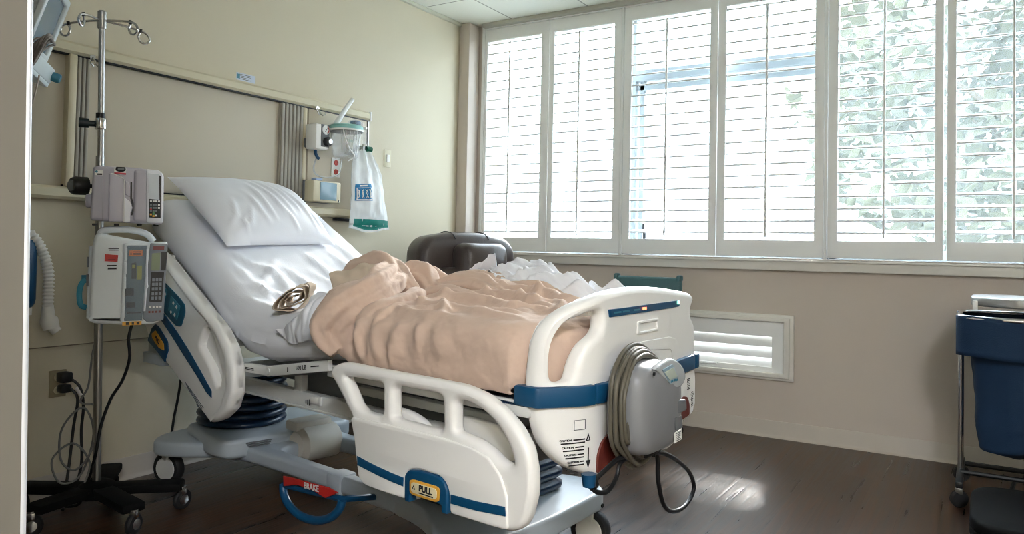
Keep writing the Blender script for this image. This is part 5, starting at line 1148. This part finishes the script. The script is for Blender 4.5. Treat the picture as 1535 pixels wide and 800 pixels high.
# ---------------------------------------------------------------- recliner in the corner
M_LEA = pm('brown_leather', (66, 56, 52), .34, var=.08, bump=.1, bscale=120, spec=.5)
rc = thing('recliner', 'dark brown leather recliner in the corner behind the bed', 'armchair', (-2.64, 3.95, 0), math.radians(66))
def cushion(name, c, dd, bev, puff=.02, parent=rc, mat=M_LEA, rot=None, seed=0):
    b = MB().box((0, 0, 0), dd, bev, None, 4)
    bmesh.ops.subdivide_edges(b.bm, edges=[e for e in b.bm.edges if e.calc_length() > .12], cuts=4, use_grid_fill=True)
    for v in b.bm.verts:
        q = Vector((v.co.x / dd[0] * 2, v.co.y / dd[1] * 2, v.co.z / dd[2] * 2)); f = (1 - q.x ** 2 * .9) * (1 - q.z ** 2 * .9) if dd[1] <= min(dd) + 1e-6 else (1 - q.x ** 2 * .9) * (1 - q.y ** 2 * .9)
        n = Vector((0, math.copysign(1, v.co.y), 0)) if dd[1] <= min(dd) + 1e-6 else Vector((0, 0, math.copysign(1, v.co.z)))
        v.co += n * puff * max(0, f) + v.co.normalized() * .004 * noise.noise(v.co * 9 + Vector((seed, 0, 0)))
    M_ = Matrix.Translation(Vector(c)) @ (rot if rot is not None else Matrix())
    return b.obj(name, mat, parent, smooth=70, M=M_)
# local: front of the chair towards -y
Rb = Matrix.Rotation(math.radians(-9), 4, 'X')
b = MB(); prof = RR([(-.36, .2), (.36, .2), (.37, .8), (.36, 1.08), (.30, 1.15), (.1, 1.185), (-.1, 1.185), (-.30, 1.15), (-.36, 1.08), (-.37, .8)], .06, 4)
b.plate([prof], .26, FX(.30), .075, 4); b.obj('back_shell', M_LEA, rc, smooth=70)
cushion('back_cushion', (.0, .14, .70), (.50, .14, .52), .05, .03, seed=1); cushion('headrest', (.02, .10, .985), (.34, .18, .26), .06, .03, seed=2)
cushion('seat', (0, -.12, .41), (.52, .60, .16), .05, .03, seed=3); cushion('footrest', (0, -.45, .23), (.52, .09, .30), .04, .015, seed=4)
for s_ in (-1, 1): cushion('arm', (s_ * .34, -.08, .36), (.15, .72, .56), .06, .012, seed=5 + s_)
b = MB(); b.box((0, -.02, .08), (.62, .66, .06), .01)
for x in (-.28, .28):
    for y in (-.3, .28): b.lathe([(.022, 0), (.026, .05)], (x, y, 0), 14)
b.obj('base', M_BLACK, rc)
for x in (-.12, .13): MB().tube(catmull([(x, .175, 1.14), (x, .20, 1.165), (x, .25, 1.182), (x, .33, 1.187), (x, .40, 1.165)], 4, False), .004, 6).obj('back_seam', M_BLACK, rc)

# green visitor's chair against the window wall
M_GRN = pm('vinyl_green', (62, 100, 104), .42, var=.04)
gc = thing('visitor_chair', 'teal vinyl visitor chair under the window behind the footboard', 'chair', (-1.76, 4.28, 0), 0)
b = MB(); b.plate([RR([(-.215, .60), (.215, .60), (.22, .905), (.205, .93), (-.205, .93), (-.22, .905)], .02, 3)], .05, FX(.16), .018, 3); b.obj('backrest', M_GRN, gc, smooth=60)
b = MB(); b.box((.205, .16, .925), (.03, .06, .04), .012).box((-.205, .16, .925), (.03, .06, .04), .012); b.obj('corner_cap', M_GRN, gc)
MB().box((0, -.08, .445), (.46, .46, .07), .025, seg=4).obj('seat', M_GRN, gc, smooth=60)
b = MB()
for s_ in (-1, 1): b.tube([(s_ * .21, .15, .60), (s_ * .21, .16, .45), (s_ * .215, .19, .01)], .011, 10)
b.tube([(-.21, .15, .62), (.21, .15, .62)], .01, 8); b.obj('back_frame', M_STEEL, gc)
for s_ in (-1, 1): MB().tube([(s_ * .2, -.26, .42), (s_ * .215, -.29, .01)], .011, 10).tube([(s_ * .2, -.26, .40), (s_ * .21, .16, .40)], .009, 8).obj('leg', M_STEEL, gc)
for s_ in (-1, 1): MB().lathe([(.014, 0), (.016, .012), (.013, .03)], (s_ * .2155, -.29, 0), 12).lathe([(.014, 0), (.016, .012), (.013, .03)], (s_ * .215, .19, 0), 12).obj('leg_tip', M_RUBBER, gc)

# ---------------------------------------------------------------- linen hamper
hx, hy = .24, 4.10
hm = thing('linen_hamper', 'chrome linen hamper stand with blue cloth bag and flat lid', 'hamper', (hx, hy, 0))
M_BAG = pm('bag_blue', (0, 40, 72), .8, var=.08, scale=9, bump=.15, bscale=240)
R_ = .33
rim = RR([(-R_, -.22), (-.2, -.27), (.2, -.27), (R_, -.22), (R_, .2), (.2, .25), (-.2, .25), (-R_, .2)], .12, 5)
MB().tube([(p[0], p[1], .822) for p in rim], .0125, 10, True).obj('hoop', M_CHROME, hm, smooth=80)
b = MB(); b.plate([RR([(p[0] * .985 + .02, p[1] * .98) for p in [(-.31, -.14), (-.17, -.27), (.2, -.27), (R_, -.22), (R_, .2), (.2, .25), (-.2, .25), (-.31, .14)]], .05, 5)], .04, Matrix.Translation((0, 0, .892)), .008, 3); b.obj('lid', pm('lid_steel', (176, 176, 174), .35, .8), hm, smooth=50)
MB().box((-.268, -.16, .876), (.02, .03, .04), .003).box((.2, .22, .86), (.1, .03, .06), .006).obj('lid_hinge', M_WHITE, hm)
rows = []
NB_ = 120; ang = np.linspace(0, 2 * PI, NB_, endpoint=False); RP = np.array(rim); sR = np.r_[0, np.cumsum(np.linalg.norm(np.diff(np.vstack([RP, RP[:1]]), axis=0), axis=1))]; tR = np.linspace(0, sR[-1], NB_, endpoint=False); RPc = np.vstack([RP, RP[:1]]); ring_ = np.stack([np.interp(tR, sR, RPc[:, k]) for k in range(2)], 1)
for z_ in np.linspace(.828, .655, 10):
    rows.append([(p[0] * (1.035 + .006 * math.sin(k * .9)), p[1] * (1.04 + .008 * math.sin(k * .7)), z_ + .004 * math.sin(k * .31)) for k, p in enumerate(ring_)])
b = MB(); b.grid(rows, closed_j=True); cuffb = b.obj('bag_cuff', M_BAG, hm, smooth=80)
md = cuffb.modifiers.new('t', 'SOLIDIFY'); md.thickness = .006
rows = []
for q in range(40):
    t = q / 39; z_ = .82 - t * .60; sc_ = np.interp(t, [0, .2, .3, .5, .8, .95, 1], [.98, .93, .83, .80, .79, .74, .4])
    row = []
    for k, p in enumerate(ring_):
        f = .022 * math.sin(k * 2 * PI / NB_ * 9 + 2 * t) * min(1, t * 2.5) + .04 * noise.noise(Vector((p[0] * 5, p[1] * 5, z_ * 4))) + .018 * noise.noise(Vector((p[0] * 12, p[1] * 12, z_ * 11)))
        row.append((p[0] * (sc_ + f), p[1] * (sc_ + f), z_ + (.03 * noise.noise(Vector((p[0] * 6, p[1] * 6, 0))) if t > .8 else 0)))
    rows.append(row)
b = MB(); vs = b.grid(rows, closed_j=True); b.bm.faces.new(vs[-1]); b.obj('bag', M_BAG, hm, smooth=80)
for x, y in ((-.325, .08), (-.325, -.10), (.325, .08), (.325, -.10)): pass
for x, y in ((-.325, .02), (.325, .02)): MB().tube([(x, y, .09), (x, y, .815)], .0125, 12).obj('upright', M_CHROME, hm)
b = MB()
for x in (-.325, .325): b.box((x, 0, .1), (.03, .5, .03), .006)
b.tube([(-.325, .18, .1), (.325, .18, .1)], .012, 8); b.tube([(-.325, -.06, .115), (.325, -.06, .115)], .011, 8); b.obj('base_frame', M_DARKM, hm)
for x in (-.325, .325):
    for y in (-.23, .23):
        A = Matrix.Translation((x, y, .038)) @ Matrix.Rotation(.5, 4, 'Z') @ Matrix.Rotation(PI / 2, 4, 'X')
        b = MB(); b.lathe([(.012, -.014), (.032, -.013), (.038, -.006), (.038, .006), (.032, .013), (.012, .014)], n=24, M=A); cw = b.obj('caster', M_RUBBER, hm)
        MB().box((x, y, .075), (.03, .035, .03), .006).obj('caster_fork', M_STEEL, cw)
b = MB(); b.tube(catmull([(-.12, -.05, .1), (-.14, -.25, .07), (-.1, -.38, .045), (.05, -.40, .045), (.1, -.25, .07), (.1, -.05, .1)], 5, False), .009, 8); b.box((-.02, -.4, .045), (.16, .05, .02), .006); b.obj('foot_pedal', M_BLACK, hm)
# low dark step stool in front of the hamper
ss = thing('step_stool', 'low dark round-edged stool on the floor in front of the linen hamper', 'stool', (.16, 3.46, 0))
b = MB(); b.plate([RR([(-.2, -.3), (.3, -.3), (.3, .3), (-.2, .3)], .16, 6)], .05, Matrix.Translation((.0, 0, .12)), .016, 3); b.obj('step_top', M_BASEK, ss, smooth=60)
b = MB(); b.plate([RR([(-.2, -.3), (.3, -.3), (.3, .3), (-.2, .3)], .16, 6), RR([(-.19, -.29), (.29, -.29), (.29, .29), (-.19, .29)], .15, 6)], .03, Matrix.Translation((0, 0, .085)), .003); b.obj('step_band', M_BASEK, ss, smooth=60)
for x, y in ((-.13, -.22), (.23, -.22), (-.13, .22), (.23, .22)): MB().tube([(x * .9, y * .9, .10), (x, y, .0)], [.016, .02], 12).obj('leg', M_BLACK, ss)
FILL_LAMP = 28.0  # strength of the added fill panel
# ---------------------------------------------------------------- light and camera
wd = bpy.data.worlds.new('sky'); SC.world = wd; wd.use_nodes = True
nt = wd.node_tree; bgn = nt.nodes['Background']
tc = nt.nodes.new('ShaderNodeTexCoord'); sp_ = nt.nodes.new('ShaderNodeSeparateXYZ'); rp = nt.nodes.new('ShaderNodeValToRGB')
nt.links.new(tc.outputs['Generated'], sp_.inputs[0]); nt.links.new(sp_.outputs['Z'], rp.inputs[0])
rp.color_ramp.elements[0].position = .0; rp.color_ramp.elements[0].color = (.42, .46, .50, 1)
rp.color_ramp.elements[1].position = .6; rp.color_ramp.elements[1].color = (1.25, 1.5, 1.75, 1)
nt.links.new(rp.outputs[0], bgn.inputs['Color']); bgn.inputs['Strength'].default_value = 4.3
sl = bpy.data.lights.new('sun', 'SUN'); sl.energy = 2.3; sl.angle = math.radians(6); sl.color = (1, .96, .9)
so = bpy.data.objects.new('sun', sl); COL.objects.link(so); so.rotation_euler = (math.radians(-67), 0, math.radians(9))
# fill light panel added at the ceiling, unseen behind the camera
M_DIFF = pm('fill_diffuser', (250, 246, 236), .6, emit=(246, 248, 255), estr=FILL_LAMP)
def add_fill_panel(x, y, label):
    t = thing('fill_panel', label, 'light', (x, y, ZC))
    MB().plate([RR([(-.305, -.61), (.305, -.61), (.305, .61), (-.305, .61)], .004), RR([(-.275, -.58), (.275, -.58), (.275, .58), (-.275, .58)], .004)], .02, Matrix.Translation((0, 0, -.008)), .002).obj('frame', M_WHITE, t)
    MB().box((0, 0, -.008), (.55, 1.16, .008), .001).obj('diffuser', M_DIFF, t)
add_fill_panel(1.0, -1.0, 'added fill light panel at the ceiling, out of view behind the camera')
def portal(x0, x1, z0, z1):
    l = bpy.data.lights.new('window_portal', 'AREA'); l.shape = 'RECTANGLE'; l.size = x1 - x0; l.size_y = z1 - z0; l.cycles.is_portal = True
    o = bpy.data.objects.new('window_portal', l); COL.objects.link(o); o.location = ((x0 + x1) / 2, YW + .25, (z0 + z1) / 2); o.rotation_euler = (-PI / 2, 0, 0)
portal(WX0, WX1, WZ0, WZ1); portal(VX0, VX1, VZ0, VZ1)
cam = bpy.data.cameras.new('camera'); co_ = bpy.data.objects.new('camera', cam); COL.objects.link(co_)
yaw, pitch, roll_ = (math.radians(a) for a in (121.817, 1.628, 1.182))
f = Vector((math.cos(yaw) * math.cos(pitch), math.sin(yaw) * math.cos(pitch), math.sin(pitch))); r0 = Vector((math.sin(yaw), -math.cos(yaw), 0)); u0 = r0.cross(f)
r1 = r0 * math.cos(roll_) + u0 * math.sin(roll_); u1 = u0 * math.cos(roll_) - r0 * math.sin(roll_)
mw = Matrix((r1, u1, -f)).transposed().to_4x4(); mw.translation = (0, 0, 1.08); co_.matrix_world = mw
cam.sensor_width = 36; cam.sensor_fit = 'HORIZONTAL'; cam.lens = 1138.35 / 1535 * 36; cam.shift_y = -58.65 / 1535; cam.clip_start = .05
SC.camera = co_
SC.view_settings.view_transform = 'Standard'; SC.view_settings.look = 'None'; SC.view_settings.gamma = 1; SC.view_settings.use_curve_mapping = False
SC.view_settings.exposure = 1.75
SC.cycles.use_denoising = True
SC.cycles.max_bounces = 12; SC.cycles.diffuse_bounces = 8; SC.cycles.transparent_max_bounces = 24; SC.cycles.glossy_bounces = 4
SC.cycles.sample_clamp_indirect = 8
SC.cycles.filter_width = 1.15
